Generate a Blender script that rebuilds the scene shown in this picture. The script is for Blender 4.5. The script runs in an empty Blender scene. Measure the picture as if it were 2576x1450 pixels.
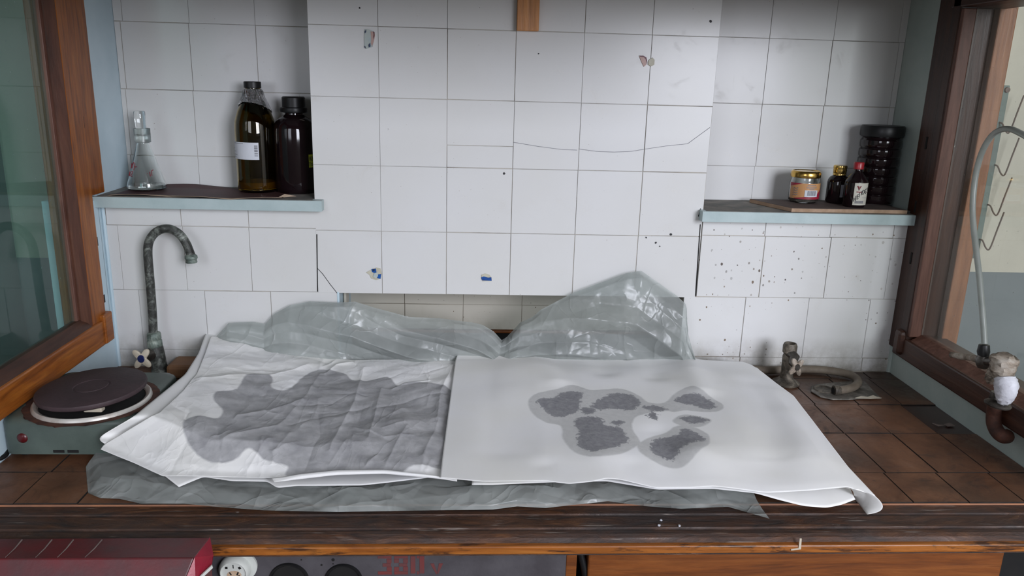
import bpy, bmesh, math, random
import numpy as np
from mathutils import Vector, Matrix
random.seed(7); rng = np.random.RandomState(5)
S = bpy.context.scene; COL = S.collection
PI = math.pi
# ------------------------------------------------------------------ camera
F_PX = 1964.4
CAM = Vector((-0.0938, -1.7886, 1.5863))
yaw, pitch, roll = -0.0561, 0.2629, 0.0280
_cy,_sy,_cp,_sp,_cr,_sr = math.cos(yaw),math.sin(yaw),math.cos(pitch),math.sin(pitch),math.cos(roll),math.sin(roll)
_r = Vector((_cy,_sy,0)); FW = Vector((-_sy*_cp,_cy*_cp,-_sp)); _u = _r.cross(FW)
RT = _cr*_r+_sr*_u; UP = -_sr*_r+_cr*_u
cd = bpy.data.cameras.new('camera'); cam = bpy.data.objects.new('camera', cd); COL.objects.link(cam)
cd.sensor_width = 36; cd.lens = F_PX/2576*36; cd.clip_start = .02
cam.matrix_world = Matrix(((RT.x,UP.x,-FW.x,CAM.x),(RT.y,UP.y,-FW.y,CAM.y),(RT.z,UP.z,-FW.z,CAM.z),(0,0,0,1)))
S.camera = cam
# ------------------------------------------------------------------ light and exposure
w = bpy.data.worlds.new('world'); S.world = w; w.use_nodes = True
w.node_tree.nodes['Background'].inputs[0].default_value = (.75,.85,1,1)
w.node_tree.nodes['Background'].inputs[1].default_value = .5
S.view_settings.view_transform = 'Standard'; S.view_settings.look = 'None'
S.view_settings.exposure = 0.0; S.view_settings.gamma = 1
def area(name, loc, target, sx, sy, power, color):
    l = bpy.data.lights.new(name, 'AREA'); l.shape = 'RECTANGLE'; l.size = sx; l.size_y = sy
    l.energy = power; l.color = color
    o = bpy.data.objects.new(name, l); COL.objects.link(o); o.location = loc
    o.rotation_euler = (Vector(target)-Vector(loc)).to_track_quat('-Z','Y').to_euler(); return o
# daylight in the right window behind the camera; left lamp is added weak fill
area('window_daylight_right', (2.05,-4.33,2.32), (2.05,0,2.32), 1.7, 1.75, 194, (.875,.90,1))
area('fill_light_left', (-1.75,-4.33,2.32), (-1.75,0,2.32), 1.3, 1.75, 32, (.87,.90,1))

# ------------------------------------------------------------------ pixel of the photograph -> point on a plane of the place
def ray(x,y): return FW+RT*((x-1288)/F_PX)-UP*((y-725)/F_PX)
def onY(x,y,Y): d=ray(x,y); return CAM+d*((Y-CAM.y)/d.y)
def onZ(x,y,Z): d=ray(x,y); return CAM+d*((Z-CAM.z)/d.z)
def onX(x,y,X): d=ray(x,y); return CAM+d*((X-CAM.x)/d.x)

# ------------------------------------------------------------------ materials
def nt(name):
    m = bpy.data.materials.new(name); m.use_nodes = True; t = m.node_tree
    return m, t, t.nodes['Principled BSDF']
class N:
    def __init__(s,t): s.t=t
    def n(s,typ,**k):
        o=s.t.nodes.new(typ)
        for a,b in k.items(): setattr(o,a,b)
        return o
    def l(s,a,b): s.t.links.new(a,b)
    def coord(s,scale=(1,1,1),obj=True,rot=(0,0,0)):
        tc=s.n('ShaderNodeTexCoord'); mp=s.n('ShaderNodeMapping'); s.l(tc.outputs['Object'],mp.inputs[0])
        mp.inputs['Scale'].default_value=scale; mp.inputs['Rotation'].default_value=rot; return mp.outputs[0]
    def noise(s,co,scale,detail=4,rough=.55,dist=0):
        o=s.n('ShaderNodeTexNoise'); s.l(co,o.inputs['Vector']); o.inputs['Scale'].default_value=scale
        o.inputs['Detail'].default_value=detail; o.inputs['Roughness'].default_value=rough; o.inputs['Distortion'].default_value=dist
        return o.outputs['Fac']
    def ramp(s,fac,pts):
        o=s.n('ShaderNodeValToRGB'); s.l(fac,o.inputs[0]); e=o.color_ramp.elements
        while len(e)<len(pts): e.new(.5)
        for i,(p,c) in enumerate(pts):
            e[i].position=p; e[i].color=(c,c,c,1) if not hasattr(c,'__len__') else (*c,1)
        return o.outputs[0]
    def mix(s,f,a,b,mode='MIX'):
        o=s.n('ShaderNodeMix',data_type='RGBA',blend_type=mode)
        for i,v in ((0,f),(6,a),(7,b)):
            if hasattr(v,'type') and hasattr(v,'node'): s.l(v,o.inputs[i])
            elif hasattr(v,'__len__'): o.inputs[i].default_value=(*v,1)
            else: o.inputs[i].default_value=v
        return o.outputs[2]
    def math(s,op,a,b=0):
        o=s.n('ShaderNodeMath',operation=op)
        for i,v in ((0,a),(1,b)):
            if hasattr(v,'node'): s.l(v,o.inputs[i])
            else: o.inputs[i].default_value=v
        return o.outputs[0]
    def bump(s,h,strength,dist,bs):
        o=s.n('ShaderNodeBump'); s.l(h,o.inputs['Height']); o.inputs['Strength'].default_value=strength
        o.inputs['Distance'].default_value=dist; s.l(o.outputs[0],bs.inputs['Normal']); return o
def srgb(*c):
    return tuple(((v/255)/12.92 if v/255<=.04045 else ((v/255+.055)/1.055)**2.4) for v in c)
def basic(name, c1, c2=None, scale=12, rough=.5, metal=0, bump=0, bscale=60, detail=6, stretch=(1,1,1), r2=None, lo=.35, hi=.65, spec=.5):
    m,t,b=nt(name); q=N(t); co=q.coord(stretch); c2=c2 or tuple(v*.8 for v in c1)
    f=q.noise(co,scale,detail,.6); q.l(q.ramp(f,[(lo,c1),(hi,c2)]),b.inputs['Base Color'])
    b.inputs['Roughness'].default_value=rough; b.inputs['Metallic'].default_value=metal
    b.inputs['Specular IOR Level'].default_value=spec
    if r2 is not None: q.l(q.ramp(f,[(lo,rough),(hi,r2)]),b.inputs['Roughness'])
    if bump: q.bump(q.noise(co,bscale,5,.6),bump,.002,b)
    return m
M = {}
# glazed tile with fly specks and grime
def tile_mat(name, base, speck=.5, grime=.25):
    m,t,b=nt(name); q=N(t); co=q.coord()
    big=q.noise(co,3.2,3,.5); c=q.mix(q.ramp(big,[(.35,0),(.7,.5)]),base,tuple(v*k for v,k in zip(base,(.93,.92,.87))))
    g=q.noise(co,14,8,.75,.6); c=q.mix(q.math('MULTIPLY',q.ramp(g,[(.58,0),(.78,1)]),grime),c,(.30,.26,.19))
    v=q.n('ShaderNodeTexVoronoi',voronoi_dimensions='2D'); sx=q.n('ShaderNodeSeparateXYZ'); cx=q.n('ShaderNodeCombineXYZ'); q.l(co,sx.inputs[0]); q.l(sx.outputs[0],cx.inputs[0]); q.l(q.math('MULTIPLY',sx.outputs[2],.8),cx.inputs[1]); q.l(cx.outputs[0],v.inputs['Vector']); v.inputs['Scale'].default_value=75; v.inputs['Randomness'].default_value=1
    sep=q.n('ShaderNodeSeparateColor'); q.l(v.outputs['Color'],sep.inputs[0])
    clus=q.ramp(q.noise(co,4.5,2,.5),[(.34,.15),(.58,1)])
    rad=q.math('MULTIPLY',q.math('MULTIPLY',q.math('POWER',sep.outputs[0],3.2),clus),.17*speck)
    f=q.math('LESS_THAN',q.math('ADD',v.outputs['Distance'],q.math('MULTIPLY',q.noise(q.coord((1,1,.6)),330,3),.12)),q.math('ADD',rad,.022))
    c=q.mix(q.math('MULTIPLY',f,q.ramp(sep.outputs[2],[(.3,.35),(.8,.9)])),c,q.mix(sep.outputs[1],(.05,.04,.04),(.22,.15,.09)))
    mr=q.n('ShaderNodeMapRange'); q.l(sx.outputs[2],mr.inputs[0]); mr.inputs[1].default_value=.99; mr.inputs[2].default_value=.90
    c=q.mix(q.math('MULTIPLY',q.math('MULTIPLY',mr.outputs[0],q.ramp(q.noise(co,11,6,.7),[(.38,0),(.6,1)])),.75),c,(.20,.17,.12))
    q.l(c,b.inputs['Base Color']); q.l(q.ramp(g,[(.55,.23),(.8,.40)]),b.inputs['Roughness']); b.inputs['Specular IOR Level'].default_value=.32
    q.bump(q.noise(co,5,1,.3),.05,.004,b)
    return m
M['tile']=tile_mat('white_glazed_tile',(.66,.66,.655),.5,.22)
M['tile_speck']=tile_mat('speckled_white_tile',(.67,.67,.665),1.6,.25)
M['tile_old']=tile_mat('aged_tile',(.56,.53,.46),1.0,.5)
M['grout']=basic('grout',(.10,.08,.055),(.46,.42,.36),5,.9,lo=.36,hi=.54)
M['paint_blue']=basic('pale_blue_paint',(.56,.68,.74),(.48,.61,.67),7,.45,bump=.25,bscale=35)
M['paint_green']=basic('pale_green_paint',(.44,.50,.465),(.36,.43,.40),7,.4,bump=.3,bscale=35)
M['paint_shelf']=basic('shelf_blue_paint',(.42,.51,.51),(.35,.44,.44),14,.45,bump=.3,bscale=40,lo=.4,hi=.7)
M['dust_top']=basic('dusty_shelf_top',(.12,.12,.11),(.24,.22,.19),24,.8,bump=.4)
def wood(name, c1, c2, c3, axis='Z', rough=.4, wear=0, wearc=(.02,.014,.01), scale=1, bump=.3, w0=.5, w1=.62):
    m,t,b=nt(name); q=N(t)
    st={'Z':(1,1,.05),'Y':(1,.05,1),'X':(.05,1,1)}[axis]; st=tuple(.09 if v==.05 else v for v in st); co=q.coord(st)
    g=q.noise(co,38*scale,7,.66,1.2); g2=q.noise(co,150*scale,3,.6)
    c=q.ramp(g,[(.3,c1),(.5,c2),(.72,c3)]); c=q.mix(q.ramp(g2,[(.4,0),(.75,.4)]),c,tuple(v*.35 for v in c1))
    if wear:
        st2={'Z':(1,1,.3),'Y':(1,.3,1),'X':(.18,1,1)}[axis]; cw=q.coord(st2)
        c=q.mix(q.math('MULTIPLY',q.ramp(q.noise(cw,75,6,.7,.4),[(w0,0),(w1,1)]),wear),c,wearc)
    q.l(c,b.inputs['Base Color']); b.inputs['Roughness'].default_value=rough
    q.bump(g,bump,.003,b); return m
M['wood_left']=wood('varnished_orange_wood',(.13,.032,.004),(.30,.085,.010),(.40,.135,.018),'Z',.38)
M['wood_left_y']=wood('varnished_orange_rail',(.13,.032,.004),(.30,.085,.010),(.40,.135,.018),'Y',.38)
M['wood_bead']=wood('dark_red_glazing_bead',(.045,.014,.007),(.085,.028,.014),(.12,.045,.022),'Z',.5)
M['wood_right']=wood('dark_red_brown_wood',(.022,.007,.004),(.042,.013,.006),(.07,.024,.01),'Z',.42)
M['wood_right_y']=wood('dark_red_brown_rail',(.028,.009,.005),(.05,.017,.009),(.08,.03,.015),'Y',.42)
M['wood_right_light']=wood('worn_brown_bead',(.09,.035,.022),(.15,.065,.045),(.22,.11,.08),'Z',.5)
M['wood_outer']=wood('orange_outer_stile',(.20,.07,.025),(.30,.12,.05),(.38,.17,.08),'Z',.45)
M['wood_batten']=wood('pale_orange_batten',(.38,.15,.04),(.52,.22,.065),(.60,.28,.10),'Z',.35,scale=.7)
M['wood_apron']=wood('golden_brown_apron_wood',(.19,.055,.009),(.34,.11,.017),(.42,.16,.03),'X',.38,wear=.9,wearc=(.035,.013,.006),w0=.52,w1=.62)
M['wood_cab']=wood('reddish_cabinet_wood',(.10,.028,.006),(.19,.055,.010),(.26,.085,.018),'X',.4)
def nosing():
    m,t,b=nt('weathered_dark_nosing'); q=N(t); c1=q.coord((.22,1,1)); c2=q.coord((.07,1,1)); c3=q.coord((.5,1,1))
    g=q.noise(c1,45,7,.7,1.2); c=q.ramp(g,[(.32,(.012,.008,.006)),(.45,(.05,.020,.009)),(.56,(.085,.034,.015)),(.72,(.17,.075,.030))])
    c=q.mix(q.ramp(q.noise(c3,7,6,.7),[(.40,0),(.62,.85)]),c,(.035,.028,.027))
    c=q.mix(q.ramp(q.noise(c2,170,3,.6),[(.64,0),(.72,.8)]),c,(.26,.22,.19))
    c=q.mix(q.ramp(q.noise(q.coord((.5,1,1)),60,4,.7),[(.70,0),(.76,.7)]),c,(.30,.26,.23))
    q.l(c,b.inputs['Base Color']); q.l(q.ramp(g,[(.3,.7),(.7,.38)]),b.inputs['Roughness']); q.bump(g,.9,.004,b); return m
M['wood_nosing']=nosing()
def benchtile():
    m,t,b=nt('brown_bench_tile'); q=N(t); co=q.coord()
    a=q.noise(co,7,7,.68,.5); c=q.ramp(a,[(.3,(.04,.019,.011)),(.45,(.105,.045,.022)),(.62,(.16,.072,.036)),(.8,(.20,.11,.07))])
    d=q.noise(co,22,7,.75,.8); c=q.mix(q.ramp(d,[(.55,0),(.7,.75)]),c,(.022,.018,.015))
    e=q.noise(co,3,3,.5); c=q.mix(q.ramp(e,[(.50,0),(.60,.7)]),c,(.040,.028,.020))
    q.l(c,b.inputs['Base Color']); q.l(q.ramp(d,[(.3,.28),(.7,.6)]),b.inputs['Roughness'])
    q.bump(d,.3,.002,b); return m
M['btile']=benchtile()
M['btile_edge']=basic('orange_tile_edge',(.34,.15,.075),(.22,.11,.07),20,.6)
M['btile_dark']=basic('dark_bench_tile',(.035,.018,.014),(.055,.026,.02),15,.3)
M['bgrout']=basic('bench_grout',(.006,.005,.004),(.03,.02,.015),30,.95)
def paper():
    m,t,b=nt('white_paper_with_damp_stains'); q=N(t); co=q.coord()
    at=q.n('ShaderNodeAttribute',attribute_name='halo'); ac=q.n('ShaderNodeAttribute',attribute_name='core')
    n1=q.noise(co,26,5,.65); n2=q.noise(co,90,5,.7,.5)
    c=q.mix(q.ramp(q.noise(co,5,3,.5),[(.35,0),(.7,1)]),(.88,.88,.885),(.85,.845,.81))  # yellowish patches put the warm tone of the lighting into the paper colour
    h=q.ramp(q.math('ADD',at.outputs['Fac'],q.math('MULTIPLY',q.math('SUBTRACT',n1,.5),.30)),[(.38,0),(.52,1)])
    ad=q.n('ShaderNodeAttribute',attribute_name='damp')
    hc=q.mix(ad.outputs['Fac'],q.ramp(n2,[(.3,(.56,.56,.555)),(.7,(.64,.64,.63))]),q.ramp(n1,[(.3,(.31,.31,.325)),(.5,(.40,.40,.41)),(.7,(.50,.50,.51))]))
    c=q.mix(h,c,hc)
    k=q.ramp(q.math('ADD',ac.outputs['Fac'],q.math('MULTIPLY',q.math('SUBTRACT',n2,.5),1.3)),[(.36,0),(.46,1)])
    c=q.mix(k,c,q.ramp(n2,[(.3,(.20,.20,.22)),(.7,(.34,.34,.35))]))
    q.l(c,b.inputs['Base Color']); b.inputs['Roughness'].default_value=.75
    b.inputs['Specular IOR Level'].default_value=.25
    tr=q.n('ShaderNodeBsdfTranslucent'); tr.inputs[0].default_value=(.7,.7,.7,1)
    ms=q.n('ShaderNodeMixShader'); ms.inputs[0].default_value=.05
    out=t.nodes['Material Output']; q.l(b.outputs[0],ms.inputs[1]); q.l(tr.outputs[0],ms.inputs[2]); q.l(ms.outputs[0],out.inputs[0])
    def ridge(sc,pw,st): return q.math('POWER',q.math('SUBTRACT',1.0,q.math('ABSOLUTE',q.math('SUBTRACT',q.math('MULTIPLY',q.noise(q.coord(st,rot=(0,0,.6)),sc,3,.5,.6),2.0),1.0))),pw)
    v=q.n('ShaderNodeTexVoronoi',feature='F2'); wv=q.n('ShaderNodeVectorMath',operation='ADD'); nn=q.n('ShaderNodeTexNoise'); q.l(co,nn.inputs['Vector']); nn.inputs['Scale'].default_value=7
    sc=q.n('ShaderNodeVectorMath',operation='SCALE'); q.l(nn.outputs['Color'],sc.inputs[0]); sc.inputs['Scale'].default_value=.05
    q.l(q.coord((1,.5,1),rot=(0,0,.5)),wv.inputs[0]); q.l(sc.outputs[0],wv.inputs[1]); q.l(wv.outputs[0],v.inputs['Vector']); v.inputs['Scale'].default_value=19
    cre=q.math('ADD',q.math('MULTIPLY',v.outputs['Distance'],.28),q.math('ADD',q.math('MULTIPLY',ridge(9,22,(1,.35,1)),.35),q.math('MULTIPLY',ridge(22,16,(1,.6,1)),.14)))
    hh=q.math('ADD',q.math('MULTIPLY',cre,q.math('ADD',ad.outputs['Fac'],.04)),q.math('MULTIPLY',n2,.02))
    q.bump(hh,.24,.009,b); return m
M['paper']=paper()
def plastic():
    m,t,b=nt('cloudy_polythene_film'); q=N(t); co=q.coord()
    n=q.noise(co,6,5,.6,.5)
    q.l(q.ramp(n,[(.3,(.33,.355,.34)),(.7,(.43,.455,.44))]),b.inputs['Base Color'])
    b.inputs['Roughness'].default_value=.27; b.inputs['Specular IOR Level'].default_value=.6
    tr=q.n('ShaderNodeBsdfTransparent'); tr.inputs[0].default_value=(.80,.85,.83,1)
    ms=q.n('ShaderNodeMixShader'); q.l(q.ramp(q.noise(co,4,4,.6),[(.35,.50),(.65,.72)]),ms.inputs[0])
    out=t.nodes['Material Output']; q.l(tr.outputs[0],ms.inputs[1]); q.l(b.outputs[0],ms.inputs[2]); q.l(ms.outputs[0],out.inputs[0])
    v=q.n('ShaderNodeTexVoronoi',feature='DISTANCE_TO_EDGE'); mp=q.coord((1,1.2,1.2)); 
    wv=q.n('ShaderNodeVectorMath',operation='ADD'); q.l(mp,wv.inputs[0])
    nn=q.n('ShaderNodeTexNoise'); q.l(mp,nn.inputs['Vector']); nn.inputs['Scale'].default_value=9; 
    sc=q.n('ShaderNodeVectorMath',operation='SCALE'); q.l(nn.outputs['Color'],sc.inputs[0]); sc.inputs['Scale'].default_value=.035; q.l(sc.outputs[0],wv.inputs[1])
    q.l(wv.outputs[0],v.inputs['Vector']); v.inputs['Scale'].default_value=13
    def ridge(sc,pw,st): return q.math('POWER',q.math('SUBTRACT',1.0,q.math('ABSOLUTE',q.math('SUBTRACT',q.math('MULTIPLY',q.noise(q.coord(st),sc,2,.5,.8),2.0),1.0))),pw)
    h=q.math('ADD',q.math('MULTIPLY',q.math('MINIMUM',v.outputs['Distance'],.4),.8),q.math('ADD',q.math('MULTIPLY',ridge(5,14,(1,1,.6)),.30),q.math('MULTIPLY',ridge(11,18,(1,.8,1)),.12)))
    q.bump(h,.6,.012,b); return m
M['film']=plastic()
def glass(name,color=(1,1,1),rough=0,ior=1.5,trans=1):
    m,t,b=nt(name); q=N(t); co=q.coord(); q.l(q.ramp(q.noise(co,5,2),[(.3,color),(.7,tuple(v*.97 for v in color))]),b.inputs['Base Color'])
    b.inputs['Transmission Weight'].default_value=trans; b.inputs['Roughness'].default_value=rough; b.inputs['IOR'].default_value=ior; return m
M['glass']=glass('clear_glass',(.95,.98,.97))
M['frost']=glass('frosted_glass',(.8,.82,.8),.45)
M['glass_olive']=glass('olive_bottle_glass',(.27,.20,.045))
def pane(name,tint,haze,hz,spec=.0):
    m,t,b=nt(name); q=N(t); co=q.coord()
    n=q.noise(co,5,5,.6); sp=q.noise(co,160,2,.5)
    b.inputs['Base Color'].default_value=(*hz,1); b.inputs['Roughness'].default_value=.5
    tr=q.n('ShaderNodeBsdfTransparent'); tr.inputs[0].default_value=(*tint,1)
    gl=q.n('ShaderNodeBsdfGlossy'); gl.inputs['Roughness'].default_value=.03
    fr=q.n('ShaderNodeFresnel'); fr.inputs[0].default_value=1.45; ge=q.n('ShaderNodeNewGeometry'); frf=q.math('MULTIPLY',fr.outputs[0],q.math('SUBTRACT',1.0,ge.outputs['Backfacing']))
    m1=q.n('ShaderNodeMixShader'); q.l(q.math('ADD',q.ramp(n,[(.3,haze*.7),(.7,haze*1.3)]),q.ramp(sp,[(.74,0),(.78,.5)])),m1.inputs[0])
    q.l(tr.outputs[0],m1.inputs[1]); q.l(b.outputs[0],m1.inputs[2])
    m2=q.n('ShaderNodeMixShader'); q.l(frf,m2.inputs[0]); q.l(m1.outputs[0],m2.inputs[1]); q.l(gl.outputs[0],m2.inputs[2])
    q.l(m2.outputs[0],t.nodes['Material Output'].inputs[0]); return m
M['pane_left']=pane('dusty_green_glass',(.72,.90,.86),.09,(.25,.33,.31))
M['pane_right']=pane('dusty_clear_glass',(.88,.90,.87),.13,(.42,.42,.38))
M['green_wall']=basic('dark_green_board',(.085,.165,.15),(.06,.125,.12),2.5,.6)
M['black']=basic('black_plastic',(.006,.006,.007),(.012,.012,.012),20,.4,spec=.35)
M['blackglass']=basic('very_dark_brown_glass',(.006,.003,.004),(.012,.006,.007),8,.07)
M['blackmatte']=basic('matt_shade_black',(.004,.004,.004),(.008,.007,.006),20,.9)  # matt black; also paints in the shade inside holes, slots and gaps
M['white_label']=basic('white_label_paper',(.62,.64,.68),(.55,.57,.62),20,.5)
M['label_cream']=basic('cream_label_paper',(.60,.58,.50),(.52,.50,.43),30,.5)
M['ink']=basic('black_ink',(.012,.012,.014),(.03,.03,.035),20,.6)
M['ink_grey']=basic('grey_ink',(.16,.16,.18),(.24,.24,.26),50,.6)
M['ink_red']=basic('red_ink',(.28,.02,.03),(.20,.015,.03),40,.5)
M['gold']=basic('gold_lid',(.72,.50,.16),(.60,.38,.10),14,.22,1)
M['red_cap']=basic('red_cap',(.38,.02,.03),(.28,.015,.02),50,.3)
M['foil']=basic('crumpled_foil',(.80,.80,.81),(.6,.6,.62),30,.22,1,bump=1,bscale=140)
M['foil'].node_tree.nodes['Bump'].inputs['Distance'].default_value=.03
M['yellow_liquid']=basic('yellow_green_sediment',(.75,.55,.03),(.85,.62,.04),30,.35)
M['orange_label']=basic('peach_label',(.58,.30,.12),(.50,.25,.10),25,.45)
M['crimson']=basic('crimson_label',(.36,.02,.05),(.25,.012,.03),25,.45)
M['postit']=basic('yellow_green_sticker',(.45,.50,.03),(.36,.42,.03),25,.6)
M['hot_enamel']=basic('grey_green_enamel',(.095,.125,.108),(.04,.055,.046),6,.4,bump=.15,bscale=60,lo=.4,hi=.75)
M['hot_iron']=basic('dull_purple_brown_iron',(.056,.034,.038),(.036,.022,.025),14,.62,bump=.35,bscale=160)
M['hot_ring']=basic('scuffed_pale_metal_ring',(.55,.53,.49),(.20,.13,.09),12,.35,.3,lo=.5,hi=.68)
M['rust']=basic('dark_rust',(.10,.036,.020),(.035,.014,.010),45,.8,bump=.5)
M['bone']=basic('cream_ceramic',(.62,.56,.45),(.50,.43,.33),12,.45)
M['blue_cap']=basic('dark_blue_plastic',(.01,.018,.10),(.01,.015,.08),12,.3)
def verdigris(name,a,b_,c_,sc=38,metal=.25,rough=.55):
    m,t,b=nt(name); q=N(t); co=q.coord(); n=q.noise(co,sc,8,.72,.6)
    q.l(q.ramp(n,[(.36,a),(.5,b_),(.68,c_)]),b.inputs['Base Color']); b.inputs['Metallic'].default_value=metal
    b.inputs['Roughness'].default_value=rough; q.bump(n,.5,.002,b); return m
M['verd']=verdigris('corroded_grey_green_pipe',(.018,.017,.015),(.055,.058,.052),(.30,.33,.29))
M['verd_pale']=verdigris('pale_verdigris_nut',(.05,.065,.055),(.14,.18,.155),(.34,.38,.33))
M['grime_metal']=verdigris('grimy_brown_metal',(.03,.024,.018),(.10,.085,.065),(.26,.22,.17))
M['plaster']=verdigris('dirty_plaster_wrap',(.07,.055,.04),(.28,.23,.18),(.50,.46,.40),30,0,.85)
M['tape']=basic('white_tape_wrap',(.66,.67,.72),(.5,.5,.54),25,.5,bump=.8,bscale=60)
M['bell']=verdigris('dark_tarnished_bell',(.04,.035,.03),(.09,.08,.07),(.17,.16,.14),30,.6,.3)
M['hose']=basic('dusty_brown_hose',(.115,.09,.065),(.17,.14,.105),30,.7,bump=.3,bscale=90)
M['hose_clear']=basic('cloudy_tubing',(.42,.45,.42),(.34,.37,.34),20,.3)
M['hose_clear'].node_tree.nodes['Principled BSDF'].inputs['Transmission Weight'].default_value=.45
M['tray']=verdigris('grey_soiled_metal',(.05,.045,.035),(.095,.085,.07),(.25,.23,.2),24,.2,.6)
M['brownpaper_top']=basic('maroon_paper',(.075,.018,.02),(.055,.02,.018),12,.6)
M['tanpaper']=basic('tan_paper',(.42,.32,.23),(.32,.24,.17),14,.7)
M['fibre_top']=basic('brown_grey_board_face',(.105,.075,.065),(.075,.055,.048),22,.7)
M['fibre_edge']=basic('tan_fibre_edge',(.42,.29,.20),(.33,.22,.14),60,.9,bump=.6,bscale=160)
M['cardboard']=basic('brown_cardboard',(.22,.11,.05),(.17,.08,.035),14,.7)
M['grey_panel']=basic('mottled_grey_panel_paint',(.085,.080,.088),(.055,.050,.056),16,.5,bump=.3)
M['stencil']=basic('faded_red_stencil_paint',(.16,.028,.026),(.10,.04,.04),45,.7)
M['porcelain']=basic('white_socket_plastic',(.62,.64,.60),(.55,.57,.53),10,.3)
M['scorch']=basic('scorched_plastic',(.45,.27,.15),(.55,.42,.3),60,.5)
M['red_paint']=basic('chipped_dark_red_paint',(.13,.010,.014),(.060,.026,.028),10,.42,bump=.4,bscale=30,detail=8)
M['red_paint_side']=basic('glossy_crimson_paint',(.36,.02,.045),(.22,.02,.035),9,.3,bump=.2)
M['scratch']=basic('bare_scratch',(.16,.12,.11),(.22,.17,.15),30,.6)
M['beige']=basic('beige_wall_paint',(.70,.65,.54),(.64,.60,.50),4,.7)
M['room_wall']=basic('faded_room_paint',(.46,.45,.42),(.42,.41,.38),4,.8)
M['bluegrey']=basic('blue_grey_dado_paint',(.24,.27,.28),(.19,.22,.23),3,.5)
M['floor']=basic('brown_floor',(.12,.085,.06),(.09,.065,.045),5,.5)
M['ceiling']=basic('white_ceiling',(.62,.61,.59),(.58,.57,.55),3,.9)
M['rack']=basic('grey_green_rack_enamel',(.20,.25,.22),(.16,.20,.18),20,.4)
M['prong']=basic('brown_coated_prong',(.20,.14,.11),(.15,.10,.08),20,.5)
M['stk_blue']=basic('blue_sticker',(.005,.10,.38),(.01,.05,.22),60,.35)
M['stk_navy']=basic('navy_sticker',(.004,.03,.11),(.006,.02,.06),60,.35)
M['stk_pale']=basic('pale_blue_sticker_backing',(.38,.45,.46),(.46,.50,.46),60,.45)
M['stk_pink']=basic('pink_sticker_backing',(.50,.33,.30),(.42,.27,.22),60,.45)
M['stk_dark']=basic('plum_sticker_rim',(.13,.03,.05),(.09,.02,.03),60,.45)
M['stk_cream']=basic('cream_sticker_backing',(.52,.50,.40),(.45,.42,.32),60,.5)

# ------------------------------------------------------------------ mesh helpers
def link(name, me, mats=None, parent=None):
    o=bpy.data.objects.new(name,me); COL.objects.link(o)
    for m in ([mats] if isinstance(mats,str) else (mats or [])): me.materials.append(M[m])
    if parent: o.parent=parent; o.matrix_parent_inverse=parent.matrix_world.inverted()
    return o
def obj(name,bm,mats,parent=None,smooth=False,bevel=0):
    bmesh.ops.recalc_face_normals(bm,faces=bm.faces)
    me=bpy.data.meshes.new(name); bm.to_mesh(me); bm.free()
    if smooth: me.polygons.foreach_set('use_smooth',[True]*len(me.polygons))
    o=link(name,me,mats,parent)
    if bevel:
        b=o.modifiers.new('bevel','BEVEL'); b.width=bevel; b.segments=2; b.limit_method='ANGLE'
    if smooth:
        try: me.set_sharp_from_angle(angle=math.radians(38))
        except Exception: pass
    return o
def empty(name,loc):
    o=bpy.data.objects.new(name,None); COL.objects.link(o); o.location=loc; o.empty_display_size=.05
    o.matrix_world=Matrix.Translation(Vector(loc)); return o
def tag(o,label,cat,group=None,kind=None):
    o['label']=label; o['category']=cat
    if group: o['group']=group
    if kind: o['kind']=kind
    return o
def thing(name,loc,label,cat,group=None): return tag(empty(name,loc),label,cat,group)
def struct(o): o['kind']='structure'; return o
def box(bm,x0,x1,y0,y1,z0,z1,mi=0):
    vs=[bm.verts.new((x,y,z)) for x in (x0,x1) for y in (y0,y1) for z in (z0,z1)]
    fs=[]
    for f in ((0,1,3,2),(4,6,7,5),(0,4,5,1),(2,3,7,6),(0,2,6,4),(1,5,7,3)):
        fc=bm.faces.new([vs[i] for i in f]); fc.material_index=mi; fs.append(fc)
    return fs
def boxo(name,x0,x1,y0,y1,z0,z1,mat,parent=None,bevel=.0015):
    bm=bmesh.new(); box(bm,x0,x1,y0,y1,z0,z1); return obj(name,bm,mat,parent,bevel=bevel)
def prism(bm,pts,vec,mi=0):
    a=[bm.verts.new(p) for p in pts]; b=[bm.verts.new(Vector(p)+Vector(vec)) for p in pts]; n=len(pts)
    f=[bm.faces.new(a),bm.faces.new(b[::-1])]
    for i in range(n): f.append(bm.faces.new((a[i],b[i],b[(i+1)%n],a[(i+1)%n])))
    for x in f: x.material_index=mi
    return f
def lathe(bm,prof,c=(0,0,0),axis=(0,0,1),seg=40,mi=0,wob=0,close=True):
    ax=Vector(axis).normalized(); q=Vector((0,0,1)).rotation_difference(ax); c=Vector(c); rings=[]
    for (r,z) in prof:
        if r<1e-6: rings.append([bm.verts.new(c+q@Vector((0,0,z)))])
        else: rings.append([bm.verts.new(c+q@Vector((r*(1+wob*random.uniform(-1,1))*math.sin(2*PI*i/seg),-r*(1+wob*random.uniform(-1,1))*math.cos(2*PI*i/seg),z))) for i in range(seg)])
    for a,b in zip(rings,rings[1:]):
        for i in range(seg):
            j=(i+1)%seg
            if len(a)==1 and len(b)==1: continue
            if len(a)==1: f=bm.faces.new((a[0],b[i],b[j]))
            elif len(b)==1: f=bm.faces.new((a[i],b[0],a[j]))
            else: f=bm.faces.new((a[i],b[i],b[j],a[j]))
            f.material_index=mi
    return rings
def catmull(pts,n=8):
    P=[Vector(p) for p in pts]; P=[2*P[0]-P[1]]+P+[2*P[-1]-P[-2]]; out=[]
    for i in range(1,len(P)-2):
        for k in range(n):
            t=k/n; a,b,c,d=P[i-1],P[i],P[i+1],P[i+2]
            out.append(.5*((2*b)+(c-a)*t+(2*a-5*b+4*c-d)*t*t+(3*b-a-3*c+d)*t**3))
    out.append(P[-2]); return out
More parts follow.
